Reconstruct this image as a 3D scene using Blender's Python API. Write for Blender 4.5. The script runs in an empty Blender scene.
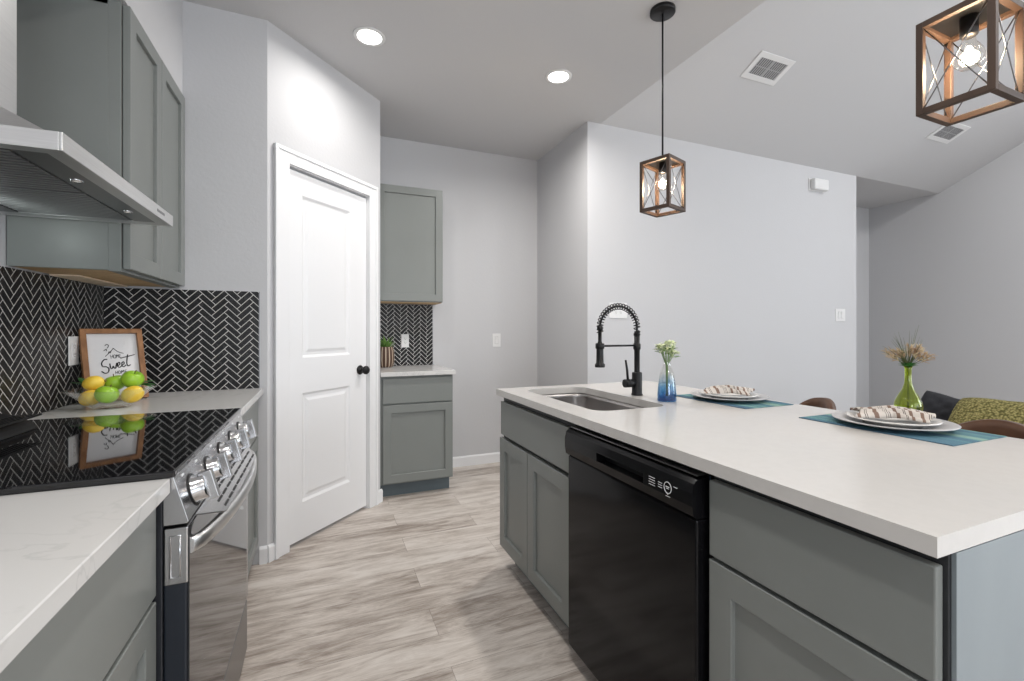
import bpy, bmesh, math, random
from mathutils import Vector, Matrix
random.seed(7)
PI = math.pi
scene = bpy.context.scene
COL = scene.collection

# ------------------------------------------------------------------ camera
cam_d = bpy.data.cameras.new('camera'); cam = bpy.data.objects.new('camera', cam_d); COL.objects.link(cam)
cam.location = (0, 0, 1.19)
cam.rotation_euler = (math.radians(90), 0, math.radians(-22.557))
cam_d.sensor_width = 36; cam_d.lens = 36 * 455.3 / 1024
cam_d.shift_y = -10.3 / 1024; cam_d.clip_start = 0.02; cam_d.clip_end = 100
scene.camera = cam
# ------------------------------------------------------------------ world, exposure
w = bpy.data.worlds.new('world'); scene.world = w; w.use_nodes = True
w.node_tree.nodes['Background'].inputs[0].default_value = (0.80, 0.88, 1.0, 1)
w.node_tree.nodes['Background'].inputs[1].default_value = 0.5
vs = scene.view_settings
scene.display_settings.display_device = 'sRGB'
vs.view_transform = 'Standard'; vs.look = 'None'; vs.gamma = 1; vs.use_curve_mapping = False
vs.exposure = -0.38
scene.cycles.transparent_max_bounces = 24
# ------------------------------------------------------------------ room numbers
CZ = 2.778                     # flat ceiling
XL, XR = -0.93, 6.60           # left and right wall
YB = -3.6                      # wall behind the camera
YE = 2.635                     # wall at the end of the range run
YF = 3.85                      # far wall
XV = 1.97                      # where the flat kitchen ceiling ends and the vault begins
def area(name, loc, rot, sx, sy, power, col, spread=180):
    d = bpy.data.lights.new(name, 'AREA'); d.shape = 'RECTANGLE'; d.size = sx; d.size_y = sy
    d.energy = power; d.color = col; d.spread = math.radians(spread)
    o = bpy.data.objects.new(name, d); COL.objects.link(o); o.location = loc; o.rotation_euler = rot
    return o
# stand-in daylight before the unseen windows of the wall behind the camera and of the living room side
area('window_daylight', (3.9, YB + 0.06, 1.45), (math.radians(90), 0, 0), 4.2, 2.3, 46, (0.91, 0.955, 1.0))
area('window_daylight', (0.1, YB + 0.06, 1.55), (math.radians(104), 0, 0), 1.7, 2.1, 100, (0.92, 0.96, 1.0))  # fill aimed upwards, added to brighten the flat kitchen ceiling
area('window_daylight', (XR - 0.06, -1.6, 1.5), (math.radians(90), 0, math.radians(90)), 2.6, 2.0, 125, (0.92, 0.965, 1.0))

# ------------------------------------------------------------------ mesh helpers
class MB:
    def __init__(s, M=None): s.bm = bmesh.new(); s.M = M
    def _merge(s, b, smooth=False):
        if s.M is not None: bmesh.ops.transform(b, matrix=s.M, verts=b.verts)
        if smooth:
            for f in b.faces: f.smooth = True
        me = bpy.data.meshes.new('t'); b.to_mesh(me); b.free(); s.bm.from_mesh(me); bpy.data.meshes.remove(me)
        return s
    def box(s, x0, y0, z0, x1, y1, z1, bev=0.0, seg=2, M=None):
        b = bmesh.new(); bmesh.ops.create_cube(b, size=1)
        for v in b.verts: v.co = Vector(((x0+x1)/2 + v.co.x*(x1-x0), (y0+y1)/2 + v.co.y*(y1-y0), (z0+z1)/2 + v.co.z*(z1-z0)))
        if bev > 0: bmesh.ops.bevel(b, geom=b.edges[:], offset=bev, segments=seg, affect='EDGES', profile=0.5)
        if M is not None: bmesh.ops.transform(b, matrix=M, verts=b.verts)
        return s._merge(b)
    def bar(s, p0, p1, wx, wy, up=(0, 0, 1), bev=0.0):
        p0 = Vector(p0); p1 = Vector(p1); d = p1 - p0; L = d.length; z = d.normalized()
        u = Vector(up)
        if abs(z.dot(u)) > 0.98: u = Vector((1, 0, 0))
        x = u.cross(z).normalized(); y = z.cross(x)
        M = Matrix((x, y, z)).transposed().to_4x4(); M.translation = p0
        return s.box(-wx/2, -wy/2, 0, wx/2, wy/2, L, bev, 2, M)
    def tube(s, pts, r, n=12, cap=True, smooth=True, closed=False):
        pts = [Vector(p) for p in pts]; b = bmesh.new(); N = len(pts); rs = r if isinstance(r, (list, tuple)) else [r]*N
        rings = []; prev = None
        for i, p in enumerate(pts):
            if closed: t = (pts[(i+1) % N] - pts[i-1]).normalized()
            else: t = (pts[min(i+1, N-1)] - pts[max(i-1, 0)]).normalized()
            if prev is None:
                a = Vector((0, 0, 1)) if abs(t.z) < 0.9 else Vector((1, 0, 0)); x = a.cross(t).normalized()
            else: x = (prev - t*prev.dot(t)).normalized()
            y = t.cross(x); prev = x
            rings.append([b.verts.new(p + (x*math.cos(2*PI*k/n) + y*math.sin(2*PI*k/n))*rs[i]) for k in range(n)])
        for i in range(N if closed else N-1):
            A = rings[i]; B = rings[(i+1) % N]
            for k in range(n): b.faces.new((A[k], A[(k+1) % n], B[(k+1) % n], B[k])).smooth = smooth
        if cap and not closed: b.faces.new(rings[0][::-1]); b.faces.new(rings[-1])
        return s._merge(b)
    def cyl(s, p0, p1, r, r1=None, n=24): return s.tube([p0, p1], [r, r if r1 is None else r1], n)
    def lathe(s, prof, c=(0, 0, 0), n=32, sx=1, sy=1, fn=None, smooth=True, M=None):
        b = bmesh.new(); rings = []
        for (r, z) in prof:
            if r < 1e-6: rings.append([b.verts.new((0, 0, z))])
            else:
                ring = []
                for k in range(n):
                    a = 2*PI*k/n; q = r*(fn(a, z) if fn else 1); ring.append(b.verts.new((q*math.cos(a)*sx, q*math.sin(a)*sy, z)))
                rings.append(ring)
        for A, B in zip(rings, rings[1:]):
            for k in range(n):
                if len(A) == 1 and len(B) == 1: continue
                if len(A) == 1: f = b.faces.new((A[0], B[(k+1) % n], B[k]))
                elif len(B) == 1: f = b.faces.new((A[k], A[(k+1) % n], B[0]))
                else: f = b.faces.new((A[k], A[(k+1) % n], B[(k+1) % n], B[k]))
                f.smooth = smooth
        T = Matrix.Translation(c)
        if M is not None: T = T @ M
        bmesh.ops.transform(b, matrix=T, verts=b.verts)
        bmesh.ops.recalc_face_normals(b, faces=b.faces)
        return s._merge(b)
    def poly(s, pts): 
        b = bmesh.new(); b.faces.new([b.verts.new(p) for p in pts]); return s._merge(b)
    def prism(s, pts, d, bev=0.0):
        """extrude the polygon pts by the vector d"""
        b = bmesh.new(); d = Vector(d); A = [b.verts.new(p) for p in pts]; B = [b.verts.new(Vector(p)+d) for p in pts]; n = len(pts)
        b.faces.new(A); b.faces.new(B[::-1])
        for k in range(n): b.faces.new((A[k], B[k], B[(k+1) % n], A[(k+1) % n]))
        bmesh.ops.recalc_face_normals(b, faces=b.faces)
        if bev: bmesh.ops.bevel(b, geom=b.edges[:], offset=bev, segments=2, affect='EDGES', profile=0.5)
        return s._merge(b)
    def grid(s, fn, nu, nv, smooth=True, closed_u=False):
        b = bmesh.new(); V = [[b.verts.new(fn(i/nu, j/nv)) for j in range(nv+1)] for i in range(nu+1)]
        for i in range(nu):
            for j in range(nv): b.faces.new((V[i][j], V[i+1][j], V[i+1][j+1], V[i][j+1])).smooth = smooth
        return s._merge(b)
    def shaker(s, M, wd, ht, th=0.02, fr=0.057, dp=0.012):
        """shaker door: local x across, y up, z out of the face; back at z=0"""
        b = bmesh.new()
        def loop(x0, y0, x1, y1, z): return [b.verts.new(p) for p in ((x0, y0, z), (x1, y0, z), (x1, y1, z), (x0, y1, z))]
        c = 0.0015
        L = [loop(0, 0, wd, ht, 0), loop(0, 0, wd, ht, th-c), loop(c, c, wd-c, ht-c, th), loop(fr-c, fr-c, wd-fr+c, ht-fr+c, th),
             loop(fr, fr, wd-fr, ht-fr, th-c), loop(fr+.001, fr+.001, wd-fr-.001, ht-fr-.001, th-dp)]
        b.faces.new(L[0][::-1]); b.faces.new(L[-1])
        for A, B in zip(L, L[1:]):
            for k in range(4): b.faces.new((A[k], A[(k+1) % 4], B[(k+1) % 4], B[k]))
        bmesh.ops.transform(b, matrix=M, verts=b.verts)
        return s._merge(b)

ORG = {}
def org(o):
    return ORG.get(o.name, Vector((0, 0, 0))) if o is not None else Vector((0, 0, 0))
def build(mb, name, m, parent=None, local=False, sub=0, solid=0):
    """link the builder as ONE object; vertices are in world coordinates unless local"""
    O = org(parent)
    if not local and parent is not None: bmesh.ops.translate(mb.bm, verts=mb.bm.verts, vec=-O)
    me = bpy.data.meshes.new(name); mb.bm.to_mesh(me); mb.bm.free()
    o = bpy.data.objects.new(name, me); COL.objects.link(o); me.materials.append(m)
    if parent is not None: o.parent = parent
    ORG[o.name] = O
    if solid: q = o.modifiers.new('solid', 'SOLIDIFY'); q.thickness = solid; q.offset = 0
    if sub: q = o.modifiers.new('sub', 'SUBSURF'); q.levels = sub; q.render_levels = sub
    return o
def tag(o, label=None, cat=None, group=None, kind=None):
    if label: o['label'] = label
    if cat: o['category'] = cat
    if group: o['group'] = group
    if kind: o['kind'] = kind
    return o
def thing(name, label, cat, loc=(0, 0, 0), rz=0, group=None, kind=None):
    o = bpy.data.objects.new(name, None); COL.objects.link(o); o.location = loc; o.rotation_euler = (0, 0, rz)
    o.empty_display_size = 0.05
    ORG[o.name] = Vector(loc); return tag(o, label, cat, group, kind)
def struct(name, mb, m, label=None, parent=None):
    o = build(mb, name, m, parent)
    if parent is None: tag(o, label, 'room', None, 'structure')
    return o
def copy_tree(o, parent=None):
    c = o.copy(); COL.objects.link(c)
    if parent is not None: c.parent = parent
    for ch in list(o.children): copy_tree(ch, c)
    ORG[c.name] = org(o); return c

# ------------------------------------------------------------------ materials
def srgb(r, g, b):
    f = lambda c: (c/255/12.92) if c/255 <= 0.04045 else ((c/255+0.055)/1.055)**2.4
    return (f(r), f(g), f(b), 1)
def mat(name, col, rough=0.5, metal=0.0, noise=0.0, nscale=8, bump=0.0, bscale=200, coat=0.0, spec=0.5, trans=0.0, ior=1.45, emit=0.0, aniso=None, alpha=1.0):
    m = bpy.data.materials.new(name); m.use_nodes = True; N = m.node_tree; B = N.nodes['Principled BSDF']
    B.inputs['Base Color'].default_value = col if len(col) == 4 else (*col, 1)
    B.inputs['Roughness'].default_value = rough; B.inputs['Metallic'].default_value = metal
    B.inputs['Coat Weight'].default_value = coat; B.inputs['Coat Roughness'].default_value = 0.08
    B.inputs['Specular IOR Level'].default_value = spec; B.inputs['Transmission Weight'].default_value = trans; B.inputs['IOR'].default_value = ior
    B.inputs['Alpha'].default_value = alpha
    if emit: B.inputs['Emission Color'].default_value = (*col[:3], 1); B.inputs['Emission Strength'].default_value = emit
    tc = N.nodes.new('ShaderNodeTexCoord')
    src = tc.outputs['Object']
    if aniso:
        mp = N.nodes.new('ShaderNodeMapping'); mp.inputs['Scale'].default_value = aniso; N.links.new(src, mp.inputs[0]); src = mp.outputs[0]
    if noise:
        n = N.nodes.new('ShaderNodeTexNoise'); n.inputs['Scale'].default_value = nscale; n.inputs['Detail'].default_value = 5
        N.links.new(src, n.inputs['Vector'])
        r = N.nodes.new('ShaderNodeMapRange'); r.inputs['From Min'].default_value = 0.3; r.inputs['From Max'].default_value = 0.7
        r.inputs['To Min'].default_value = 1-noise; r.inputs['To Max'].default_value = 1+noise
        N.links.new(n.outputs['Fac'], r.inputs[0])
        x = N.nodes.new('ShaderNodeVectorMath'); x.operation = 'SCALE'; x.inputs[0].default_value = col[:3]
        N.links.new(r.outputs[0], x.inputs['Scale']); N.links.new(x.outputs[0], B.inputs['Base Color'])
    if bump:
        n = N.nodes.new('ShaderNodeTexNoise'); n.inputs['Scale'].default_value = bscale; n.inputs['Detail'].default_value = 2
        N.links.new(src, n.inputs['Vector'])
        u = N.nodes.new('ShaderNodeBump'); u.inputs['Strength'].default_value = bump; u.inputs['Distance'].default_value = 0.004
        N.links.new(n.outputs['Fac'], u.inputs['Height']); N.links.new(u.outputs[0], B.inputs['Normal'])
    return m
def ramp_mat(name, stops, scale, rough=0.5, aniso=None, detail=6, dist=0.0, metal=0, coat=0, kind='noise', bump=0.0):
    m = mat(name, stops[0][1], rough, metal, coat=coat); N = m.node_tree; B = N.nodes['Principled BSDF']
    tc = [n for n in N.nodes if n.type == 'TEX_COORD'][0]; src = tc.outputs['Object']
    if aniso:
        mp = N.nodes.new('ShaderNodeMapping'); mp.inputs['Scale'].default_value = aniso; N.links.new(src, mp.inputs[0]); src = mp.outputs[0]
    n = N.nodes.new('ShaderNodeTexNoise'); n.inputs['Scale'].default_value = scale; n.inputs['Detail'].default_value = detail; n.inputs['Distortion'].default_value = dist
    N.links.new(src, n.inputs['Vector']); r = N.nodes.new('ShaderNodeValToRGB'); e = r.color_ramp.elements
    e[0].position, e[0].color = stops[0]; e[1].position, e[1].color = stops[-1]
    for p, c in stops[1:-1]: q = e.new(p); q.color = c
    N.links.new(n.outputs['Fac'], r.inputs[0]); N.links.new(r.outputs[0], B.inputs['Base Color'])
    if bump:
        u = N.nodes.new('ShaderNodeBump'); u.inputs['Strength'].default_value = bump; u.inputs['Distance'].default_value = 0.003
        N.links.new(n.outputs['Fac'], u.inputs['Height']); N.links.new(u.outputs[0], B.inputs['Normal'])
    return m
def glass(name, col, rough=0.02, tint=1.0):
    m = bpy.data.materials.new(name); m.use_nodes = True; N = m.node_tree; N.nodes.clear(); out = N.nodes.new('ShaderNodeOutputMaterial')
    lw = N.nodes.new('ShaderNodeLayerWeight'); lw.inputs[0].default_value = 0.5; fr = N.nodes.new('ShaderNodeMath'); fr.operation = 'POWER'; fr.inputs[1].default_value = 4.5; N.links.new(lw.outputs['Facing'], fr.inputs[0])
    tr = N.nodes.new('ShaderNodeBsdfTransparent'); tr.inputs[0].default_value = col
    gl = N.nodes.new('ShaderNodeBsdfGlossy'); gl.inputs['Roughness'].default_value = rough; gl.inputs[0].default_value = (1, 1, 1, 1)
    mx = N.nodes.new('ShaderNodeMixShader'); ml = N.nodes.new('ShaderNodeMath'); ml.operation = 'MULTIPLY_ADD'; ml.inputs[1].default_value = tint; ml.inputs[2].default_value = 0.06
    N.links.new(fr.outputs[0], ml.inputs[0]); N.links.new(ml.outputs[0], mx.inputs[0]); N.links.new(tr.outputs[0], mx.inputs[1]); N.links.new(gl.outputs[0], mx.inputs[2]); N.links.new(mx.outputs[0], out.inputs[0])
    return m
WALL = mat('wall_paint', (0.545, 0.547, 0.562), 0.85, bump=0.17, bscale=70)
CEIL = mat('ceiling_paint', (0.56, 0.56, 0.57), 0.9, bump=0.12, bscale=90)
TRIMW = mat('white_trim_paint', (0.78, 0.785, 0.80), 0.38, bump=0.02, bscale=40)
CAB = mat('grey_green_cabinet_paint', (0.200, 0.213, 0.205), 0.36, noise=0.03, nscale=3, spec=0.45)
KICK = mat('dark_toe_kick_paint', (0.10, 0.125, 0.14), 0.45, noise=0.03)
ENDP = ramp_mat('blue_grey_end_panel', [(0.3, (0.215, 0.25, 0.27, 1)), (0.7, (0.25, 0.285, 0.305, 1))], 5, 0.42, (1, 1, 0.35), dist=0.6)
PLY = ramp_mat('raw_plywood', [(0.3, (0.42, 0.27, 0.13, 1)), (0.6, (0.60, 0.42, 0.24, 1))], 6, 0.6, (1, 12, 12))
GAP = mat('dark_gap', (0.015, 0.015, 0.017), 0.6)
QUARTZ = ramp_mat('white_quartz', [(0.40, (0.555, 0.540, 0.522, 1)), (0.52, (0.565, 0.550, 0.532, 1)), (0.66, (0.553, 0.538, 0.521, 1))], 25, 0.17)
def quartz_veined():
    m = mat('veined_white_quartz', (0.72, 0.715, 0.70, 1), 0.16); N = m.node_tree; B = N.nodes['Principled BSDF']
    tc = [n for n in N.nodes if n.type == 'TEX_COORD'][0]
    n1 = N.nodes.new('ShaderNodeTexNoise'); n1.inputs['Scale'].default_value = 4.5; n1.inputs['Detail'].default_value = 8; n1.inputs['Distortion'].default_value = 1.6
    N.links.new(tc.outputs['Object'], n1.inputs['Vector'])
    r = N.nodes.new('ShaderNodeValToRGB'); e = r.color_ramp.elements
    e[0].position = 0.47; e[0].color = (0.605, 0.60, 0.592, 1); e[1].position = 0.53; e[1].color = (0.605, 0.60, 0.592, 1)
    q = e.new(0.50); q.color = (0.50, 0.50, 0.495, 1)
    n2 = N.nodes.new('ShaderNodeTexNoise'); n2.inputs['Scale'].default_value = 3; N.links.new(tc.outputs['Object'], n2.inputs['Vector'])
    mr = N.nodes.new('ShaderNodeMapRange'); mr.inputs['From Min'].default_value = 0.45; mr.inputs['From Max'].default_value = 0.65
    N.links.new(n2.outputs['Fac'], mr.inputs[0])
    x = N.nodes.new('ShaderNodeMix'); x.data_type = 'RGBA'; x.inputs['A'].default_value = (0.605, 0.60, 0.592, 1)
    N.links.new(n1.outputs['Fac'], r.inputs[0]); N.links.new(mr.outputs[0], x.inputs['Factor']); N.links.new(r.outputs[0], x.inputs['B'])
    N.links.new(x.outputs['Result'], B.inputs['Base Color']); return m
QVEIN = quartz_veined()
TILE = mat('black_marble_tile', (0.010, 0.010, 0.011), 0.30, spec=0.25)
def vein(m):
    N = m.node_tree; B = N.nodes['Principled BSDF']; tc = [n for n in N.nodes if n.type == 'TEX_COORD'][0]
    n1 = N.nodes.new('ShaderNodeTexNoise'); n1.inputs['Scale'].default_value = 14; n1.inputs['Detail'].default_value = 6; n1.inputs['Distortion'].default_value = 2.2
    N.links.new(tc.outputs['Object'], n1.inputs['Vector'])
    r = N.nodes.new('ShaderNodeValToRGB'); e = r.color_ramp.elements
    e[0].position = 0.493; e[0].color = (0.011, 0.011, 0.012, 1); e[1].position = 0.507; e[1].color = (0.013, 0.013, 0.014, 1)
    q = e.new(0.50); q.color = (0.10, 0.10, 0.10, 1)
    N.links.new(n1.outputs['Fac'], r.inputs[0]); N.links.new(r.outputs[0], B.inputs['Base Color'])
vein(TILE)
GROUT = mat('pale_grout', (0.62, 0.61, 0.59), 0.9, noise=0.05, nscale=60)
STEEL = mat('brushed_steel', (0.55, 0.55, 0.56), 0.27, 1.0, noise=0.06, nscale=10, aniso=(30, 1, 60))
HSTEEL = mat('hood_steel', (0.66, 0.66, 0.66), 0.33, 1.0, noise=0.05, nscale=10, aniso=(1, 1, 40))
DSTEEL = mat('dark_steel', (0.22, 0.22, 0.225), 0.30, 1.0)
BAF = mat('baffle_steel', (0.38, 0.38, 0.385), 0.35, 1.0)
CHROME = mat('polished_chrome', (0.62, 0.62, 0.63), 0.16, 1.0)
SINKM = mat('sink_steel', (0.42, 0.40, 0.39), 0.30, 1.0, noise=0.08, nscale=6)
BGLASS = mat('black_ceramic_glass', (0.005, 0.005, 0.006), 0.03, spec=0.75)
OGLASS = mat('oven_door_glass', (0.02, 0.02, 0.022), 0.04, spec=0.45, ior=1.55)
BLKG = mat('gloss_black_enamel', (0.006, 0.006, 0.007), 0.10, spec=0.20)
BLK = mat('black_plastic', (0.008, 0.008, 0.009), 0.42, spec=0.3)
BODYB = mat('dark_cabinet_frame_edge', (0.025, 0.027, 0.030), 0.5)  # island bodies near-black behind the grey fronts, so the gaps read dark
MBLK = mat('matte_black_metal', (0.008, 0.008, 0.009), 0.33, spec=0.35)
PRINT = mat('pale_print', (0.75, 0.76, 0.78), 0.5)
WPLAS = mat('white_plastic', (0.72, 0.72, 0.72), 0.35)
GPLAS = mat('grey_plastic', (0.40, 0.40, 0.41), 0.5)

# ------------------------------------------------------------------ floor
def floor_mat():
    m = mat('vinyl_plank', (0.4, 0.36, 0.33, 1), 0.38); N = m.node_tree; B = N.nodes['Principled BSDF']; L = N.links.new
    tc = [n for n in N.nodes if n.type == 'TEX_COORD'][0]
    mp = N.nodes.new('ShaderNodeMapping'); mp.inputs['Location'].default_value = (0.35, 0.05, 0); L(tc.outputs['Object'], mp.inputs[0])
    br = N.nodes.new('ShaderNodeTexBrick'); br.offset = 0.37; br.inputs['Scale'].default_value = 1; br.inputs['Brick Width'].default_value = 1.22
    br.inputs['Row Height'].default_value = 0.18; br.inputs['Mortar Size'].default_value = 0.0007; br.inputs['Mortar Smooth'].default_value = 0.1
    br.inputs['Color1'].default_value = (0, 0, 0, 1); br.inputs['Color2'].default_value = (1, 1, 1, 1); br.inputs['Mortar'].default_value = (0.5, 0.5, 0.5, 1)
    L(mp.outputs[0], br.inputs['Vector'])
    # per-plank shift of the grain
    sh = N.nodes.new('ShaderNodeVectorMath'); sh.operation = 'MULTIPLY_ADD'; sh.inputs[1].default_value = (7, 13, 5); L(br.outputs['Color'], sh.inputs[0]); L(tc.outputs['Object'], sh.inputs[2])
    def nz(sc, ani, det, dist):
        a = N.nodes.new('ShaderNodeMapping'); a.inputs['Scale'].default_value = ani; L(sh.outputs[0], a.inputs[0])
        n = N.nodes.new('ShaderNodeTexNoise'); n.inputs['Scale'].default_value = sc; n.inputs['Detail'].default_value = det; n.inputs['Distortion'].default_value = dist
        n.inputs['Roughness'].default_value = 0.70
        L(a.outputs[0], n.inputs['Vector']); return n
    g1 = nz(2.2, (1.2, 7.5, 1), 10, 0.8); g2 = nz(14, (1.4, 18, 1), 6, 0.4); g3 = nz(1.6, (0.9, 2.2, 1), 3, 0.4)
    r = N.nodes.new('ShaderNodeValToRGB'); e = r.color_ramp.elements
    e[0].position = 0.29; e[0].color = srgb(118, 106, 98); e[1].position = 0.62; e[1].color = srgb(216, 209, 202)
    q = e.new(0.40); q.color = srgb(160, 149, 140); q = e.new(0.51); q.color = srgb(198, 189, 181)
    ad = N.nodes.new('ShaderNodeMath'); ad.operation = 'MULTIPLY_ADD'; ad.inputs[1].default_value = 0.30; L(g2.outputs['Fac'], ad.inputs[0])
    a2 = N.nodes.new('ShaderNodeMath'); a2.operation = 'MULTIPLY_ADD'; a2.inputs[1].default_value = 0.70; L(g1.outputs['Fac'], a2.inputs[0]); L(ad.outputs[0], a2.inputs[2])
    a3 = N.nodes.new('ShaderNodeMath'); a3.operation = 'MULTIPLY_ADD'; a3.inputs[1].default_value = 0.35; L(g3.outputs['Fac'], a3.inputs[0]); a3.inputs[2].default_value = -0.175
    L(a3.outputs[0], ad.inputs[2])
    bw = N.nodes.new('ShaderNodeSeparateColor'); L(br.outputs['Color'], bw.inputs[0])
    a4 = N.nodes.new('ShaderNodeMath'); a4.operation = 'MULTIPLY_ADD'; a4.inputs[1].default_value = 0.10; L(bw.outputs[0], a4.inputs[0])
    a5 = N.nodes.new('ShaderNodeMath'); a5.operation = 'ADD'; a5.inputs[1].default_value = -0.05; L(a4.outputs[0], a5.inputs[0]); L(a2.outputs[0], a4.inputs[2])
    L(a5.outputs[0], r.inputs[0])
    mx = N.nodes.new('ShaderNodeMix'); mx.data_type = 'RGBA'; mx.inputs['B'].default_value = srgb(120, 108, 100)
    L(br.outputs['Fac'], mx.inputs['Factor']); L(r.outputs[0], mx.inputs['A']); L(mx.outputs['Result'], B.inputs['Base Color'])
    u = N.nodes.new('ShaderNodeBump'); u.inputs['Strength'].default_value = 0.15; u.inputs['Distance'].default_value = 0.002
    L(g1.outputs['Fac'], u.inputs['Height']); L(u.outputs[0], B.inputs['Normal'])
    return m
struct('floor', MB().box(XL-0.1, YB-0.1, -0.1, XR+0.1, YF+0.1, 0), floor_mat(), 'pale grey brown wood plank floor running across the kitchen')

# ------------------------------------------------------------------ ceiling: flat over the kitchen, vaulted over the living room
YR = 2.974
SL = 0.48
ridge_y = -0.4; ridge_z = CZ + SL*(YR-ridge_y)
c = MB()
c.box(XL-0.1, YB-0.1, CZ, XV-0.06, YF+0.1, CZ+0.06)
c.box(XV-0.06, YR, CZ, XR+0.1, YF+0.1, CZ+0.06)
c.box(XV-0.06, YB-0.1, CZ, XV, YR, CZ+2.0)
for (ya, za, yb, zb) in ((YR, CZ, ridge_y, ridge_z), (ridge_y, ridge_z, YB-0.1, ridge_z-SL*(ridge_y-YB+0.1))):
    c.prism([(XV-0.05, ya, za), (XV-0.05, yb, zb), (XV-0.05, yb, zb+0.06), (XV-0.05, ya, za+0.06)], (XR+0.15-XV, 0, 0))
struct('ceiling', c, CEIL, 'white ceiling, flat over the kitchen and vaulted over the living room')

# ------------------------------------------------------------------ walls
struct('wall_left', MB().box(XL-0.1, YB, 0, XL, YE, CZ), WALL, 'grey wall behind the range and hood')
struct('wall_soffit', MB().box(XL, YB+0.02, 2.3165, -0.625, YE, CZ), WALL, 'grey boxed wall section above the upper cabinets')
struct('wall_range_end', MB().box(XL-0.1, YE, 0, -0.263, YE+0.1, CZ), WALL, 'grey wall at the end of the range counter')
# 45 degree pantry wall with a door opening
R2 = math.sqrt(0.5); PO = Vector((-0.263, YE, 0)); SP = 0.891
MP = Matrix(((R2, R2, 0, PO.x), (R2, -R2, 0, PO.y), (0, 0, 1, 0), (0, 0, 0, 1)))   # local x along the wall, y out of it to the kitchen, z up
wp = MB(MP)
D0, D1, DH = 0.125, 0.768, 2.085
wp.box(0, -0.11, 0, D0, 0, CZ); wp.box(D1, -0.11, 0, SP, 0, CZ); wp.box(D0, -0.11, DH, D1, 0, CZ)
struct('wall_pantry', wp, WALL, 'white wall at an angle around the pantry door')
PX = PO.x + SP*R2; PY = PO.y + SP*R2
struct('wall_pantry_side', MB().box(PX-0.1, PY+0.005, 0, PX, YF, CZ), WALL, 'side of the pantry beside the far cabinets')
struct('wall_far', MB().box(PX-0.1, YF, 0, 1.957, YF+0.1, CZ), WALL, 'grey far wall behind the small cabinets')
struct('wall_return', MB().box(1.857, YR+0.1, 0, 1.957, YF, CZ), WALL, 'grey short wall turning back beside the far wall')
struct('wall_living', MB().box(1.857, YR, 0, 5.08, YR+0.1, CZ), WALL, 'long grey wall behind the faucet')
struct('wall_hall', MB().box(1.957, YF-0.14, 0, XR, YF-0.04, CZ), WALL, 'grey back wall of the hall opening')
struct('wall_right', MB().box(XR, YB, 0, XR+0.1, YF, ridge_z+0.1), WALL, 'grey gable wall on the right')
struct('wall_back', MB().box(XL-0.1, YB-0.1, 0, XR+0.1, YB, CZ+0.4), WALL, 'wall behind the viewpoint')
# windows behind the viewpoint and in the right wall
GLS = mat('window_glass', (0.75, 0.85, 0.95), 0.05, spec=0.6)
def window(n, M, wd, ht):
    f = MB(M)
    for a in ((0, 0, wd, 0.06), (0, ht-0.06, wd, ht), (0, 0, 0.06, ht), (wd-0.06, 0, wd, ht), (wd/2-0.03, 0, wd/2+0.03, ht)):
        f.box(a[0], 0, a[1], a[2], 0.04, a[3])
    o = struct('window_%d' % n, f, TRIMW, 'white framed window')
    build(MB(M).box(0.03, 0.004, 0.03, wd-0.03, 0.012, ht-0.03), 'pane', GLS, o)
window(1, Matrix.Translation((1.8, YB, 0.3)), 4.2, 2.3)
window(2, Matrix.Translation((-0.75, YB, 0.5)), 1.7, 2.1)
window(3, Matrix.Translation((XR, -2.9, 0.5)) @ Matrix.Rotation(PI/2, 4, 'Z'), 2.6, 2.0)

# baseboards
BB = 0.088
def bb(name, M, L, lab, x0=0):
    b = MB(M); pr = [(x0, 0, 0), (x0, 0.013, 0), (x0, 0.013, BB-0.012), (x0, 0.006, BB), (x0, 0, BB)]
    b.prism(pr, (L-x0, 0, 0)); return struct(name, b, TRIMW, lab)
bb('baseboard_pantry_left', MP, 0.036, 'white baseboard left of the pantry door')
bb('baseboard_pantry_right', MP, SP+0.012, 'white baseboard right of the pantry door', 0.846)
bb('baseboard_far', Matrix(((-1, 0, 0, 1.857), (0, -1, 0, YF), (0, 0, 1, 0), (0, 0, 0, 1))), 1.857-0.89, 'white baseboard on the far wall')
bb('baseboard_living', Matrix(((-1, 0, 0, 5.08), (0, -1, 0, YR), (0, 0, 1, 0), (0, 0, 0, 1))), 5.08-1.857, 'white baseboard below the long wall')
bb('baseboard_right', Matrix(((0, -1, 0, XR), (-1, 0, 0, YF-0.16), (0, 0, 1, 0), (0, 0, 0, 1))), 6.0, 'white baseboard on the right wall')
bb('baseboard_return', Matrix(((0, -1, 0, 1.857), (1, 0, 0, YR+0.02), (0, 0, 1, 0), (0, 0, 0, 1))), YF-YR-0.04, 'white baseboard of the short wall')
bb('baseboard_end', Matrix(((-1, 0, 0, -0.263), (0, -1, 0, YE), (0, 0, 1, 0), (0, 0, 0, 1))), 0.035, 'white baseboard stub beside the range counter')

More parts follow.
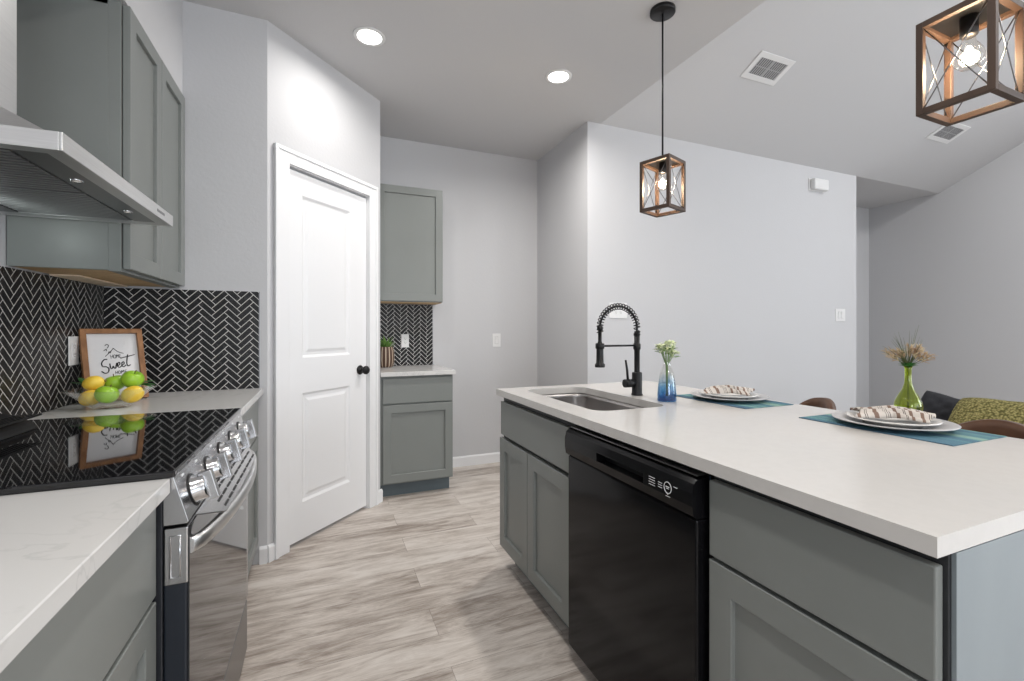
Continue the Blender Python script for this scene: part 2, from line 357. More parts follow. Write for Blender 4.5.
# ------------------------------------------------------------------ pantry door
def casing():
    b = MB(MP); t = 0.022; a0, a1, h0, h1 = 0.034, 0.847, DH-0.001, 2.163; b0, b1 = D0, D1
    # left, right, head: flat profile with thicker outer band, mitred look
    for (q0, q1, th) in ((0, 1, t), ):
        b.prism([(a0, 0, 0), (b0, 0, 0), (b0, 0, h0), (a0, 0, h1)], (0, t*0.7, 0), 0.002)
        b.prism([(b1, 0, 0), (a1, 0, 0), (a1, 0, h1), (b1, 0, h0)], (0, t*0.7, 0), 0.002)
        b.prism([(b0, 0, h0), (b1, 0, h0), (a1, 0, h1), (a0, 0, h1)], (0, t*0.7, 0), 0.002)
        w = 0.022
        b.prism([(a0, 0, 0), (a0+w, 0, 0), (a0+w, 0, h1-w), (a0, 0, h1)], (0, t, 0), 0.003)
        b.prism([(a1-w, 0, 0), (a1, 0, 0), (a1, 0, h1), (a1-w, 0, h1-w)], (0, t, 0), 0.003)
        b.prism([(a0+w, 0, h1-w), (a1-w, 0, h1-w), (a1, 0, h1), (a0, 0, h1)], (0, t, 0), 0.003)
    # jamb lining
    b.box(b0, -0.11, 0, b0+0.004, 0, h0); b.box(b1-0.004, -0.11, 0, b1, 0, h0); b.box(b0, -0.11, h0-0.004, b1, 0, h0)
    return b
struct('trim_1', casing(), TRIMW, 'white casing around the pantry door')
door = thing('door_1', 'white two panel pantry door with black knob', 'door', tuple(MP @ Vector((D0+0.005, 0, 0))), kind='structure')
def door_slab():
    b = bmesh.new(); x0, x1, z0, z1 = D0+0.006, D1-0.006, 0.020, DH-0.018
    yf, yb = -0.012, -0.047
    P = [(0.234, 0.614, 1.035, 1.945), (0.234, 0.614, 0.226, 0.838)]
    xs = [x0, 0.234-0.004, 0.614+0.004, x1]; zs = [z0, 0.226, 0.838, 1.035, 1.945, z1]
    xs[1] = 0.232; xs[2] = 0.612
    def q(a, bb_, cc, d, y=yf): 
        b.faces.new([b.verts.new(p) for p in ((a, y, cc), (bb_, y, cc), (bb_, y, d), (a, y, d))])
    for i in range(3):
        for j in range(5):
            if i == 1 and j in (1, 3):
                # moulded panel: slope in, flat, slope out to a raised field
                a, bq, cc, d = xs[i], xs[i+1], zs[j], zs[j+1]
                rings = []
                for ins, dy in ((0, 0), (0.006, -0.004), (0.014, -0.010), (0.030, -0.010), (0.046, -0.003), (0.050, -0.0025)):
                    rings.append([b.verts.new(p) for p in ((a+ins, yf+dy, cc+ins), (bq-ins, yf+dy, cc+ins), (bq-ins, yf+dy, d-ins), (a+ins, yf+dy, d-ins))])
                for A, B in zip(rings, rings[1:]):
                    for k in range(4): b.faces.new((A[k], A[(k+1) % 4], B[(k+1) % 4], B[k]))
                b.faces.new(rings[-1])
            else: q(xs[i], xs[i+1], zs[j], zs[j+1])
    # edges and back
    for (pa, pb) in (((x0, z0), (x1, z0)), ((x1, z0), (x1, z1)), ((x1, z1), (x0, z1)), ((x0, z1), (x0, z0))):
        b.faces.new([b.verts.new(p) for p in ((pa[0], yf, pa[1]), (pa[0], yb, pa[1]), (pb[0], yb, pb[1]), (pb[0], yf, pb[1]))])
    q(x0, x1, z0, z1, yb)
    bmesh.ops.remove_doubles(b, verts=b.verts, dist=1e-5); bmesh.ops.recalc_face_normals(b, faces=b.faces)
    m = MB(MP); m._merge(b); return m
build(door_slab(), 'door_slab', TRIMW, door)
kn = MB(MP); ROT = Matrix.Rotation(-PI/2, 4, 'X')
kn.lathe([(0, 0), (0.030, 0), (0.031, 0.004), (0.026, 0.009), (0.011, 0.011), (0.011, 0.030), (0.020, 0.034), (0.0275, 0.046), (0.0275, 0.056), (0.020, 0.066), (0, 0.069)], (0.700, -0.012, 0.930), 28, M=ROT)
build(kn, 'door_knob', MBLK, door)
for hz in (1.84, 1.083, 0.33):
    h = MB(MP); h.box(D0+0.001, -0.012, hz-0.045, D0+0.007, 0.001, hz+0.045, 0.001); h.cyl((D0+0.005, 0.002, hz-0.045), (D0+0.005, 0.002, hz+0.045), 0.0045, n=10)
    build(h, 'hinge', mat('hinge_nickel', (0.35, 0.35, 0.35), 0.4, 0.9) if hz > 1.8 else bpy.data.materials['hinge_nickel'], door)

# ------------------------------------------------------------------ herringbone backsplashes
TL_, TW_ = 0.0768, 0.0256
def clip(poly, W, H):
    for ax, lim, sg in ((0, 0, 1), (0, W, -1), (1, 0, 1), (1, H, -1)):
        out = []
        for i in range(len(poly)):
            p, q = poly[i-1], poly[i]; dp = (p[ax]-lim)*sg; dq = (q[ax]-lim)*sg
            if dp >= 0 and dq >= 0: out.append(q)
            elif dp >= 0 or dq >= 0:
                t = dp/(dp-dq); x = (p[0]+(q[0]-p[0])*t, p[1]+(q[1]-p[1])*t); out.append(x)
                if dq >= 0: out.append(q)
        poly = out
        if len(poly) < 3: return []
    return poly
def herringbone(M, W, H, dx=0.0, dy=0.0, TL_=TL_, TW_=TW_):
    """tiles in local x (across) y (up), z out of the wall"""
    b = MB(M); g = 0.0016; s = R2; bmT = bmesh.new()
    NN = int((W+H)/TW_)+6
    for i in range(-NN, NN):
        for j in range(-NN, NN):
            ox = i*TW_ + j*TL_; oy = i*TW_ - j*TL_
            cx, cy = (ox-oy)*s+dx, (ox+oy)*s+dy
            if cx < -0.3 or cx > W+0.3 or cy < -0.3 or cy > H+0.3: continue
            for (a, c_, d, e) in ((0, 0, TL_, TW_), (TL_, TW_-TL_, TL_+TW_, TW_)):
                R = [(ox+a+g, oy+c_+g), (ox+d-g, oy+c_+g), (ox+d-g, oy+e-g), (ox+a+g, oy+e-g)]
                R = [((x-y)*s+dx, (x+y)*s+dy) for x, y in R]
                R = clip(R, W, H)
                if len(R) < 3: continue
                n = len(R); A = [bmT.verts.new((x, y, 0.0059)) for x, y in R]; B = [bmT.verts.new((x, y, 0.0064)) for x, y in R]
                bmT.faces.new(B)
                for k in range(n): bmT.faces.new((A[k], A[(k+1) % n], B[(k+1) % n], B[k]))
    bmesh.ops.recalc_face_normals(bmT, faces=bmT.faces)
    b._merge(bmT); return b
def backsplash(label, M, W, H, base, trims, dx=0, dy=0, k=1.0):
    t = thing('tiled_backsplash', label, 'backsplash', base)
    build(MB(M).box(0, 0, 0, W, H, 0.006), 'grout', GROUT, t)
    build(herringbone(M, W, H, dx, dy, TL_*k, TW_*k), 'tile', TILE, t)
    for tr in trims: build(MB(M).box(*tr), 'edge_trim', DSTEEL, t)
    return t
ZC = 0.896; BZ = 1.385
ML = Matrix(((0, 0, 1, XL), (1, 0, 0, 0.32), (0, 1, 0, ZC), (0, 0, 0, 1)))
backsplash('black herringbone tile backsplash behind the range with pale grout', ML, YE-0.32, 1.3895-ZC, (XL, 0.32, ZC), [], 0.03, 0.01)
ME = Matrix(((1, 0, 0, XL+0.0085), (0, 0, -1, YE), (0, 1, 0, ZC), (0, 0, 0, 1)))
backsplash('black herringbone tile backsplash on the end wall beside the pantry door', ME, -0.300-XL-0.0085, BZ-ZC, (XL, YE, ZC), [(-0.300-XL-0.0085, 0, 0, -0.296-XL-0.0085, BZ-ZC, 0.010)], 0.0, 0.02)
MF = Matrix(((1, 0, 0, PX), (0, 0, -1, YF), (0, 1, 0, ZC), (0, 0, 0, 1)))
backsplash('small black herringbone tile backsplash on the far wall behind the potted succulent', MF, 0.862-PX, 1.405-ZC, (PX, YF, ZC), [(0.862-PX, 0, 0, 0.866-PX, 1.405-ZC, 0.010)], 0.02, 0.0, 1.0)

# ------------------------------------------------------------------ cabinets
def face_M(kind, a, z, f):
    """matrix of a door: local x across, y up, z out of the face. kind: '+x' faces +X (x grows with -Y..), '-x', '-y'"""
    if kind == '+x': return Matrix(((0, 0, 1, f), (1, 0, 0, a), (0, 1, 0, z), (0, 0, 0, 1)))
    if kind == '-x': return Matrix(((0, 0, -1, f), (-1, 0, 0, a), (0, 1, 0, z), (0, 0, 0, 1)))
    return Matrix(((1, 0, 0, a), (0, 0, -1, f), (0, 1, 0, z), (0, 0, 0, 1)))
def slab_front(M, wd, ht, th=0.02): return MB(M).box(0, 0, 0, wd, ht, th, 0.002)

# left run, near the viewpoint
t = thing('base_cabinet', 'grey base cabinet with drawer and shaker door on the left, nearest the viewpoint', 'cabinet', (-0.6, 0.70, 0))
XF = -0.30
build(MB().box(XL+0.012, 0.34, 0.10, XF-0.02, 1.092, 0.864, 0.001), 'body', CAB, t)
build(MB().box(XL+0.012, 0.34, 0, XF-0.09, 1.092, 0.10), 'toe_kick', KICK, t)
build(slab_front(face_M('+x', 0.362, 0.672, XF-0.02), 0.724, 0.176), 'drawer_front', CAB, t)
build(MB().shaker(face_M('+x', 0.362, 0.115, XF-0.02), 0.360, 0.546), 'door', CAB, t)
build(MB().shaker(face_M('+x', 0.726, 0.115, XF-0.02), 0.360, 0.546), 'door', CAB, t)
# left run, far side of the range
t = thing('base_cabinet', 'grey base cabinet between the range and the pantry corner', 'cabinet', (-0.6, 2.26, 0))
build(MB().box(XL+0.012, 1.895, 0.10, XF-0.02, YE-0.003, 0.864, 0.001), 'body', CAB, t)
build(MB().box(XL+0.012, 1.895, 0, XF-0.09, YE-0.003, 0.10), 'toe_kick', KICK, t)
build(slab_front(face_M('+x', 1.905, 0.667, XF-0.02), 0.700, 0.176), 'drawer_front', CAB, t)
build(MB().shaker(face_M('+x', 1.905, 0.115, XF-0.02), 0.700, 0.541), 'door', CAB, t)
# countertops of the left run
o = build(MB().box(XL+0.0095, 0.32, 0.866, -0.280, 1.096, ZC, 0.002), 'countertop', QVEIN)
tag(o, 'white veined quartz countertop in the left foreground beside the cooktop', 'countertop')
o = build(MB().box(XL+0.0095, 1.890, 0.866, -0.280, YE-0.0095, ZC, 0.002), 'countertop', QVEIN)
tag(o, 'white quartz countertop beyond the cooktop carrying the fruit bowl', 'countertop')

# upper cabinet beside the hood
UB, UT = 1.395, 2.3145
t = thing('wall_cabinet', 'tall grey two door wall cabinet beside the range hood', 'cabinet', (-0.78, 2.29, UB))
bx = MB(); bx.box(XL+0.003, 1.95, UB, -0.672, 1.968, UT, 0.001); bx.box(XL+0.003, YE-0.02, UB, -0.672, YE-0.003, UT); bx.box(XL+0.003, 1.95, UT-0.018, -0.672, YE-0.003, UT)
bx.box(XL+0.003, 1.968, UB+0.02, -0.66, YE-0.02, UB+0.035); bx.box(XL+0.003, 1.96, UB+0.02, XL+0.012, YE-0.01, UT)
build(bx, 'body', CAB, t)
ff = MB(); ff.box(-0.672, 1.95, UB-0.004, -0.637, 1.985, UT, 0.001); ff.box(-0.672, YE-0.02, UB-0.004, -0.637, YE-0.003, UT); ff.box(-0.672, 1.985, UB-0.004, -0.637, YE-0.02, UB+0.036); ff.box(-0.672, 1.985, UT-0.04, -0.637, YE-0.02, UT)
build(ff, 'face_frame', CAB, t)
build(MB().box(XL+0.013, 1.969, UB-0.0005, -0.673, YE-0.021, UB+0.0185), 'underside', PLY, t)
build(MB().box(XL+0.013, 2.17, UB-0.006, -0.83, YE-0.021, UB-0.0007), 'underside_cleat', mat('pale_pine', (0.75, 0.62, 0.48), 0.6, noise=0.08, nscale=20), t)
build(MB().shaker(face_M('+x', 1.958, UB+0.006, -0.634), 0.332, UT-UB-0.012), 'door', CAB, t)
build(MB().shaker(face_M('+x', 2.294, UB+0.006, -0.634), 0.336, UT-UB-0.012), 'door', CAB, t)

# far small cabinets
FB = 3.30
t = thing('base_cabinet', 'small grey base cabinet against the far wall right of the pantry', 'cabinet', (0.62, 3.56, 0))
build(MB().box(PX+0.002, FB, 0.10, 0.892, YF-0.002, 0.864, 0.001), 'body', CAB, t)
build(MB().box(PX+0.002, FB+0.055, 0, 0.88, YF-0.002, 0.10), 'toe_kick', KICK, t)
build(slab_front(face_M('-y', PX+0.02, 0.672, FB), 0.888-PX-0.02, 0.176), 'drawer_front', CAB, t)
build(MB().shaker(face_M('-y', PX+0.02, 0.112, FB), 0.888-PX-0.02, 0.549), 'door', CAB, t)
o = build(MB().box(PX+0.0015, 3.255, 0.866, 0.903, YF-0.0095, ZC, 0.002), 'countertop', QVEIN)
tag(o, 'small white quartz countertop on the far wall holding the succulent', 'countertop')
t = thing('wall_cabinet', 'single door grey wall cabinet hanging on the far wall', 'cabinet', (0.62, 3.72, 1.412))
build(MB().box(PX+0.002, 3.61, 1.412, 0.892, YF-0.002, 2.314, 0.001), 'body', CAB, t)
build(MB().box(PX+0.01, 3.615, 1.407, 0.885, YF-0.012, 1.4115), 'underside', PLY, t)
build(MB().shaker(face_M('-y', PX+0.012, 1.418, 3.61), 0.889-PX-0.012, 0.892), 'door', CAB, t)

# ------------------------------------------------------------------ island
IX, IY0, IY1 = 0.83, 0.372, 2.158
t = thing('sink_cabinet', 'grey island cabinet with two shaker doors under the sink', 'cabinet', (1.1, 1.8, 0), group=None)
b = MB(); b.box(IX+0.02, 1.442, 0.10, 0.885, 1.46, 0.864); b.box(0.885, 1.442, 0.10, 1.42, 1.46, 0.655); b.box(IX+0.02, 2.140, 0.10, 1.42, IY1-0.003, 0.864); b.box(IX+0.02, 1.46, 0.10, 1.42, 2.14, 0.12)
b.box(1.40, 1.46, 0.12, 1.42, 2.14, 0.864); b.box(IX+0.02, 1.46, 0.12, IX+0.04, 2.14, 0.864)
build(b, 'body', BODYB, t)
build(MB().box(0.905, 1.442, 0, 1.42, IY1-0.02, 0.10), 'toe_kick', KICK, t)
build(slab_front(face_M('-x', 2.146, 0.667, IX+0.02), 0.690, 0.166), 'drawer_front', CAB, t)
build(MB().shaker(face_M('-x', 2.160, 0.102, IX+0.02), 0.334, 0.546, fr=0.06), 'door', CAB, t)
build(MB().shaker(face_M('-x', 1.822, 0.102, IX+0.02), 0.366, 0.546, fr=0.06), 'door', CAB, t)
t = thing('drawer_cabinet', 'grey island cabinet with wide drawer nearest the viewpoint, right of the dishwasher', 'cabinet', (1.1, 0.6, 0))
build(MB().box(IX+0.02, IY0, 0.10, 1.42, 0.808, 0.864, 0.001), 'body', BODYB, t)
build(MB().box(0.905, IY0+0.002, 0, 1.42, 0.808, 0.10), 'toe_kick', KICK, t)
build(MB(face_M('-x', 0.803, 0.668, IX+0.02)).box(0, 0, 0, 0.425, 0.174, 0.02, 0.003), 'drawer_front', CAB, t)
build(MB().shaker(face_M('-x', 0.803, 0.112, IX+0.02), 0.425, 0.546, fr=0.062), 'door', CAB, t)
build(MB().box(IX+0.026, IY0-0.0065, 0.0, 1.42, IY0-0.0005, 0.864), 'end_panel', ENDP, t)
o = build(MB().box(1.4215, IY0, 0, 1.44, IY1, 0.864), 'back_panel', CAB)
tag(o, 'grey back panel of the island facing the bar stools', 'panel')
# fridge-dark reveal under the slab is the dishwasher opening itself
# dishwasher
t = thing('dishwasher', 'black dishwasher built into the island between the grey cabinets', 'dishwasher', (1.1, 1.13, 0))
build(MB().box(0.855, 0.818, 0.10, 0.885, 1.436, 0.845, 0.002).box(0.8855, 0.818, 0.10, 1.40, 1.36, 0.845, 0.002), 'tub', BLK, t)
build(MB().box(0.905, 0.818, 0.0, 1.40, 1.436, 0.10), 'toe_kick', BLK, t)
d = MB(); d.box(0.812, 0.823, 0.066, 0.853, 1.431, 0.742, 0.005); build(d, 'door', BLKG, t)
# bowed control panel, profile in X-Z, with a pocket handle recess
pf = [(0.853, 0.742), (0.812, 0.744), (0.803, 0.752), (0.799, 0.775), (0.799, 0.805), (0.804, 0.828), (0.815, 0.838), (0.853, 0.840)]
hy0, hy1, hz0, hz1 = 1.000, 1.228, 0.776, 0.803
cp = MB()
for (ya, yb) in ((0.823, hy0), (hy1, 1.431)): cp.prism([(x, ya, z) for x, z in pf], (0, yb-ya, 0))
cp.prism([(x, hy0, z) for x, z in [(0.853, 0.742), (0.812, 0.744), (0.803, 0.752), (0.799, hz0), (0.853, hz0)]], (0, hy1-hy0, 0))
cp.prism([(x, hy0, z) for x, z in [(0.853, hz1), (0.799, hz1), (0.799, 0.806), (0.804, 0.828), (0.815, 0.838), (0.853, 0.840)]], (0, hy1-hy0, 0))
cpo = build(cp, 'control_panel', BLKG, t)
build(MB().box(0.832, hy0, hz0, 0.850, hy1, hz1), 'handle_pocket', BLK, cpo)
pr = MB(); X0 = 0.7986
def dash(y, z, w, h=0.0014): pr.box(X0-0.0006, y-w, z, X0, y, z+h)
for k in range(4): dash(0.976, 0.803-k*0.0065, 0.024)
for k in range(3): dash(0.940, 0.799-k*0.006, 0.015)
pr.tube([(X0, 0.905+0.013*math.cos(a), 0.795+0.014*math.sin(a)) for a in [2*PI*k/24 for k in range(24)]], 0.0009, 6, closed=True)
dash(0.912, 0.796, 0.013, 0.002); dash(0.910, 0.792, 0.010, 0.0015)
pr.tube([(X0, 0.909, 0.782), (X0, 0.905, 0.778), (X0, 0.901, 0.782)], 0.0009, 5)
dash(0.912, 0.773, 0.016, 0.0012); dash(0.884, 0.803, 0.013, 0.0015)
build(pr, 'panel_print', PRINT, cpo)
sp = MB(); 
build(MB().box(0.8525, 0.8205, 0.735, 0.8545, 0.8225, 0.842), 'side_gasket', mat('speckled_blue_foam', (0.02, 0.04, 0.07), 0.6, noise=0.9, nscale=220), t)
st = MB(); st.box(0.820, 0.83, 0.842, 0.850, 1.425, 0.846, 0.001)
build(st, 'top_strip', DSTEEL, t)

# sink and island top
SX0, SX1, SY0, SY1, SR = 0.915, 1.246, 1.398, 2.055, 0.062
def rr(x0, x1, y0, y1, r, n=8):
    P = []
    for cx, cy, a0 in ((x1-r, y1-r, 0), (x0+r, y1-r, PI/2), (x0+r, y0+r, PI), (x1-r, y0+r, 1.5*PI)):
        for k in range(n+1): a = a0+PI/2*k/n; P.append((cx+r*math.cos(a), cy+r*math.sin(a)))
    return P
def slab_hole(x0, x1, y0, y1, z0, z1, hole, parent=None):
    b = bmesh.new(); n = len(hole); hx = sum(p[0] for p in hole)/n; hy = sum(p[1] for p in hole)/n
    # outer point of every hole point: straight outwards, corners snapped
    out = []
    q = n//4
    corners = [(x1, y1), (x0, y1), (x0, y0), (x1, y0)]
    for i, (x, y) in enumerate(hole):
        c_ = i//q; k = i % q; m = (q-1)/2
        X, Y = corners[c_]
        if k < m: # first half of the corner arc
            p = [(x1, y), (x, y1), (x0, y), (x, y0)][c_]
        elif k == m: p = (X, Y)
        else: p = [(x, y1), (x0, y), (x, y0), (x1, y)][c_]
        out.append(p)
    V = {}
    for nm, L in (('i', hole), ('o', out)):
        for z in (z0, z1): V[nm, z] = [b.verts.new((x, y, z)) for x, y in L]
    for k in range(n):
        j = (k+1) % n
        b.faces.new((V['i', z1][k], V['o', z1][k], V['o', z1][j], V['i', z1][j])); b.faces.new((V['i', z0][k], V['i', z0][j], V['o', z0][j], V['o', z0][k]))
        b.faces.new((V['o', z1][k], V['o', z0][k], V['o', z0][j], V['o', z1][j])); b.faces.new((V['i', z1][k], V['i', z1][j], V['i', z0][j], V['i', z0][k]))
    bmesh.ops.remove_doubles(b, verts=b.verts, dist=1e-6); bmesh.ops.recalc_face_normals(b, faces=b.faces)
    m = MB(); m._merge(b); return m
o = build(slab_hole(0.805, 1.745, 0.365, 2.145, 0.866, ZC, rr(SX0, SX1, SY0, SY1, SR)), 'island_countertop', QUARTZ)
tag(o, 'long white quartz island countertop with undermount sink cutout', 'countertop')
t = thing('sink', 'stainless undermount sink sunk in the island countertop', 'sink', ((SX0+SX1)/2, (SY0+SY1)/2, 0.68))
b = bmesh.new(); ringsz = [(-0.016, 0.8655), (0.004, 0.8655), (0.004, 0.845), (-0.002, 0.70), (-0.020, 0.675), (-0.06, 0.668)]
prev = None
for k, (g, z) in enumerate(ringsz):
    g2 = -g if k else 0.016
    e = {0: 0.018, 1: 0.003, 2: 0.003, 3: -0.004, 4: -0.022, 5: -0.06}[k]
    L = rr(SX0-e, SX1+e, SY0-e, SY1+e, max(SR+e, 0.02), 8)
    ring = [b.verts.new((x, y, z)) for x, y in L]
    if prev:
        for i in range(len(ring)): j = (i+1) % len(ring); b.faces.new((prev[i], prev[j], ring[j], ring[i])).smooth = k > 1
    prev = ring
b.faces.new(prev); bmesh.ops.recalc_face_normals(b, faces=b.faces)
m = MB(); m._merge(b); build(m, 'basin', SINKM, t)
build(MB().lathe([(0.0, 0.6695), (0.03, 0.6695), (0.042, 0.6725), (0.045, 0.6715), (0.045, 0.6685)], ((SX0+SX1)/2, (SY0+SY1)/2, 0), 28), 'drain', DSTEEL, t)

# faucet
FX, FY = 1.316, 1.69
t = thing('faucet', 'matte black spring neck pull-down faucet beside the island sink', 'faucet', (FX, FY, ZC))
build(MB().lathe([(0, 0), (0.0255, 0), (0.0255, 0.004), (0.0225, 0.008), (0.0225, 0.098), (0.0205, 0.103), (0.013, 0.104), (0, 0.104)], (FX, FY, ZC+0.0005), 28), 'base', MBLK, t)
build(MB().lathe([(0.0125, 0), (0.0125, 0.10), (0.0165, 0.105), (0.0165, 0.128), (0.0125, 0.131), (0.0125, 0.185), (0.0, 0.187)], (FX, FY, ZC+0.104), 24), 'riser', MBLK, t)
# lever
lv = MB(); hd = Vector((-0.97, 0.05, 0)).normalized()
c0 = Vector((FX, FY, ZC+0.055)); lv.cyl(c0+hd*0.015, c0+hd*0.066, 0.0185, n=22); lv.tube([c0+hd*0.048+Vector((0, 0, 0.01)), c0+hd*0.052+Vector((0, 0, 0.06)), c0+hd*0.060+Vector((0, 0, 0.105))], [0.006, 0.0055, 0.0045], 12)
build(lv, 'lever_handle', MBLK, t)
# spring hose arc toward the sink
AX = 0.099; ztop = ZC+0.291+0.03
path = [Vector((FX, FY, ZC+0.27+0.003*k)) for k in range(4)]
cz = ZC+0.303
for k in range(0, 29):
    a = PI*k/28; path.append(Vector((FX-AX+AX*math.cos(a), FY, cz+AX*0.98*math.sin(a))))
for k in range(1, 11): path.append(Vector((FX-2*AX+0.001, FY, cz-k*0.011)))
build(MB().tube(path, 0.0050, 12), 'hose', MBLK, t)
# helix
hel = []; tot = len(path)-7; turns = 27
P0 = path[:tot]
for k in range(turns*12):
    u = k/(turns*12)*(len(P0)-2); i = int(u); f_ = u-i; p = P0[i].lerp(P0[i+1], f_); tg = (P0[i+1]-P0[i]).normalized(); sd = Vector((0, 1, 0)); up = tg.cross(sd)
    a = 2*PI*k/12; hel.append(p+(sd*math.cos(a)+up*math.sin(a))*0.0135)
build(MB().tube(hel, 0.0024, 6), 'spring', MBLK, t)
hx = FX-2*AX
build(MB().lathe([(0, 0), (0.021, 0), (0.022, 0.004), (0.022, 0.014), (0.0165, 0.018), (0.0155, 0.06), (0.0155, 0.095), (0.012, 0.100), (0.008, 0.115), (0.008, 0.160), (0.0125, 0.162), (0.0125, 0.178), (0.006, 0.182), (0, 0.182)], (hx, FY, 1.028), 24), 'spray_head', MBLK, t)
ar = MB(); ar.cyl((FX-0.01, FY, 1.121), (hx+0.012, FY, 1.121), 0.0045, n=12)
ar.lathe([(0.0175, -0.012), (0.0195, -0.010), (0.0195, 0.010), (0.0175, 0.012), (0.0157, 0.012), (0.0157, -0.012), (0.0175, -0.012)], (hx, FY, 1.121), 20)
build(ar, 'support_arm', MBLK, t)

# ------------------------------------------------------------------ range
RY0, RY1 = 1.100, 1.886; RYc = (RY0+RY1)/2
t = thing('electric_range', 'stainless slide-in electric range with black glass cooktop', 'range', (-0.6, RYc, 0))
build(MB().box(XL+0.04, RY0, 0.03, -0.294, RY1, 0.895, 0.002), 'body', mat('range_side_black', (0.02, 0.022, 0.027), 0.35), t)
build(MB().box(XL+0.0095, RY0-0.006, 0.8965, -0.272, RY1+0.006, 0.910, 0.003), 'cooktop', BGLASS, t)
# raised rear vent
rv = MB(); prf = [(-0.90, 0.9105), (-0.90, 0.946), (-0.875, 0.957), (-0.83, 0.957), (-0.795, 0.948), (-0.765, 0.928), (-0.75, 0.9105)]
rv.prism([(x, 1.21, z) for x, z in prf], (0, 0.52, 0), 0.006)
for k in range(5): rv.bar((-0.79+k*0.012, 1.23, 0.948-abs(k-1)*0.0+0.0025-(4-k)*0.0), (-0.79+k*0.012, 1.715, 0.9505), 0.004, 0.005)
build(rv, 'rear_vent', BLK, t)
# sloped control panel
A, Bp = (-0.276, 0.898), (-0.250, 0.800)
cp = MB(); cp.prism([(-0.2935, RY0, 0.898), (A[0], RY0, A[1]), (Bp[0], RY0, Bp[1]+0.004), (Bp[0]-0.004, RY0, Bp[1]), (-0.2935, RY0, 0.800)], (0, RY1-RY0, 0), 0.0015)
cpo = build(cp, 'control_panel', STEEL, t)
kd = Vector((0.098, 0, 0.026)).normalized()       # outwards normal of the panel
mid = Vector(((A[0]+Bp[0])/2, 0, 0.842))
MK = None
def knob_M(y):
    z = kd; x = Vector((0, 1, 0)); yv = z.cross(x)
    M = Matrix((x, yv, z)).transposed().to_4x4(); M.translation = mid+Vector((0.0005, y, 0)); return M
kroot = None
for i, y in enumerate((1.185, 1.335, 1.49, 1.645, 1.795)):
    kb = MB(knob_M(y)); kb.lathe([(0, 0), (0.031, 0), (0.031, 0.006), (0.0285, 0.008), (0.0275, 0.026), (0.0255, 0.029), (0, 0.029)], n=32)
    ko = build(kb, 'control_knob', CHROME, t)
    g_ = MB(knob_M(y)); g_.box(-0.0095, -0.032, 0.018, 0.0095, 0.032, 0.045, 0.002)
    build(g_, 'knob_grip', STEEL, ko)
    c_ = MB(knob_M(y)); c_.lathe([(0.0315, -0.0003), (0.036, -0.0003), (0.036, 0.0035), (0.0315, 0.005), (0.0315, -0.0003)], n=32); build(c_, 'knob_collar', BLK, ko)
for y in (1.15, 1.26, 1.41, 1.57, 1.72, 1.84):
    p = Vector((A[0]+0.0035, y, 0.886)); build(MB().box(p.x-0.001, y-0.007, p.z-0.002, p.x+0.0012, y+0.007, p.z+0.002), 'indicator_mark', PRINT, cpo)
# oven door: steel top band, glass, frame
dr = MB(); dr.box(-0.2935, RY0+0.002, 0.232, -0.253, RY1-0.002, 0.792, 0.004)
do = build(dr, 'oven_door', mat('oven_door_side_black', (0.012, 0.016, 0.024), 0.4), t)
fr_ = MB(); fr_.box(-0.2928, RY0+0.0005, 0.680, -0.2515, RY1-0.0005, 0.7935, 0.003)
fo = build(fr_, 'top_band', STEEL, do)
sd = MB(); sd.box(-0.284, RY0-0.001, 0.695, -0.280, RY0+0.001, 0.775, 0.0004)
sd.tube([(-0.281+x, RY0-0.0005, z) for x, z in ((0, 0.695), (0.016, 0.695), (0.016, 0.778), (0, 0.778))], 0.0016, 6, closed=True)
build(sd, 'side_badge_recess', CHROME, fo)
build(MB().box(-0.2535, RY0+0.004, 0.236, -0.2500, RY1-0.03, 0.792, 0.001), 'door_glass', OGLASS, do)
build(MB().box(-0.2535, RY1-0.0295, 0.236, -0.2502, RY1-0.004, 0.79, 0.001), 'door_edge', STEEL, do)
# vent slots between panel and door
vt = MB(); Mv = Matrix(((0, 0.62, 0.785, -0.2495), (1, 0, 0, RYc), (0, -0.785, 0.62, 0.806), (0, 0, 0, 1)))
lg = MB(); lg.prism([(-0.2505, RY0+0.05, 0.800), (-0.205, RY0+0.16, 0.762), (-0.205, RY1-0.16, 0.762), (-0.2505, RY1-0.05, 0.800)], (0.0, 0, -0.004), 0.001)
build(lg, 'vent_ledge', STEEL, do)
sl = MB()
for k in range(9):
    for r_ in range(3):
        y = RY0+0.17+k*0.055; u = 0.12+r_*0.3; x = -0.2505+0.0455*u; z = 0.800-0.038*u
        dx, dz = 0.0455*0.09, -0.038*0.09
        sl.prism([(x, y, z+0.0005), (x, y+0.042, z+0.0005), (x+dx, y+0.042, z+dz+0.0005), (x+dx, y, z+dz+0.0005)], (0.0, 0, 0.0008))
build(sl, 'vent_slots', GAP, do)
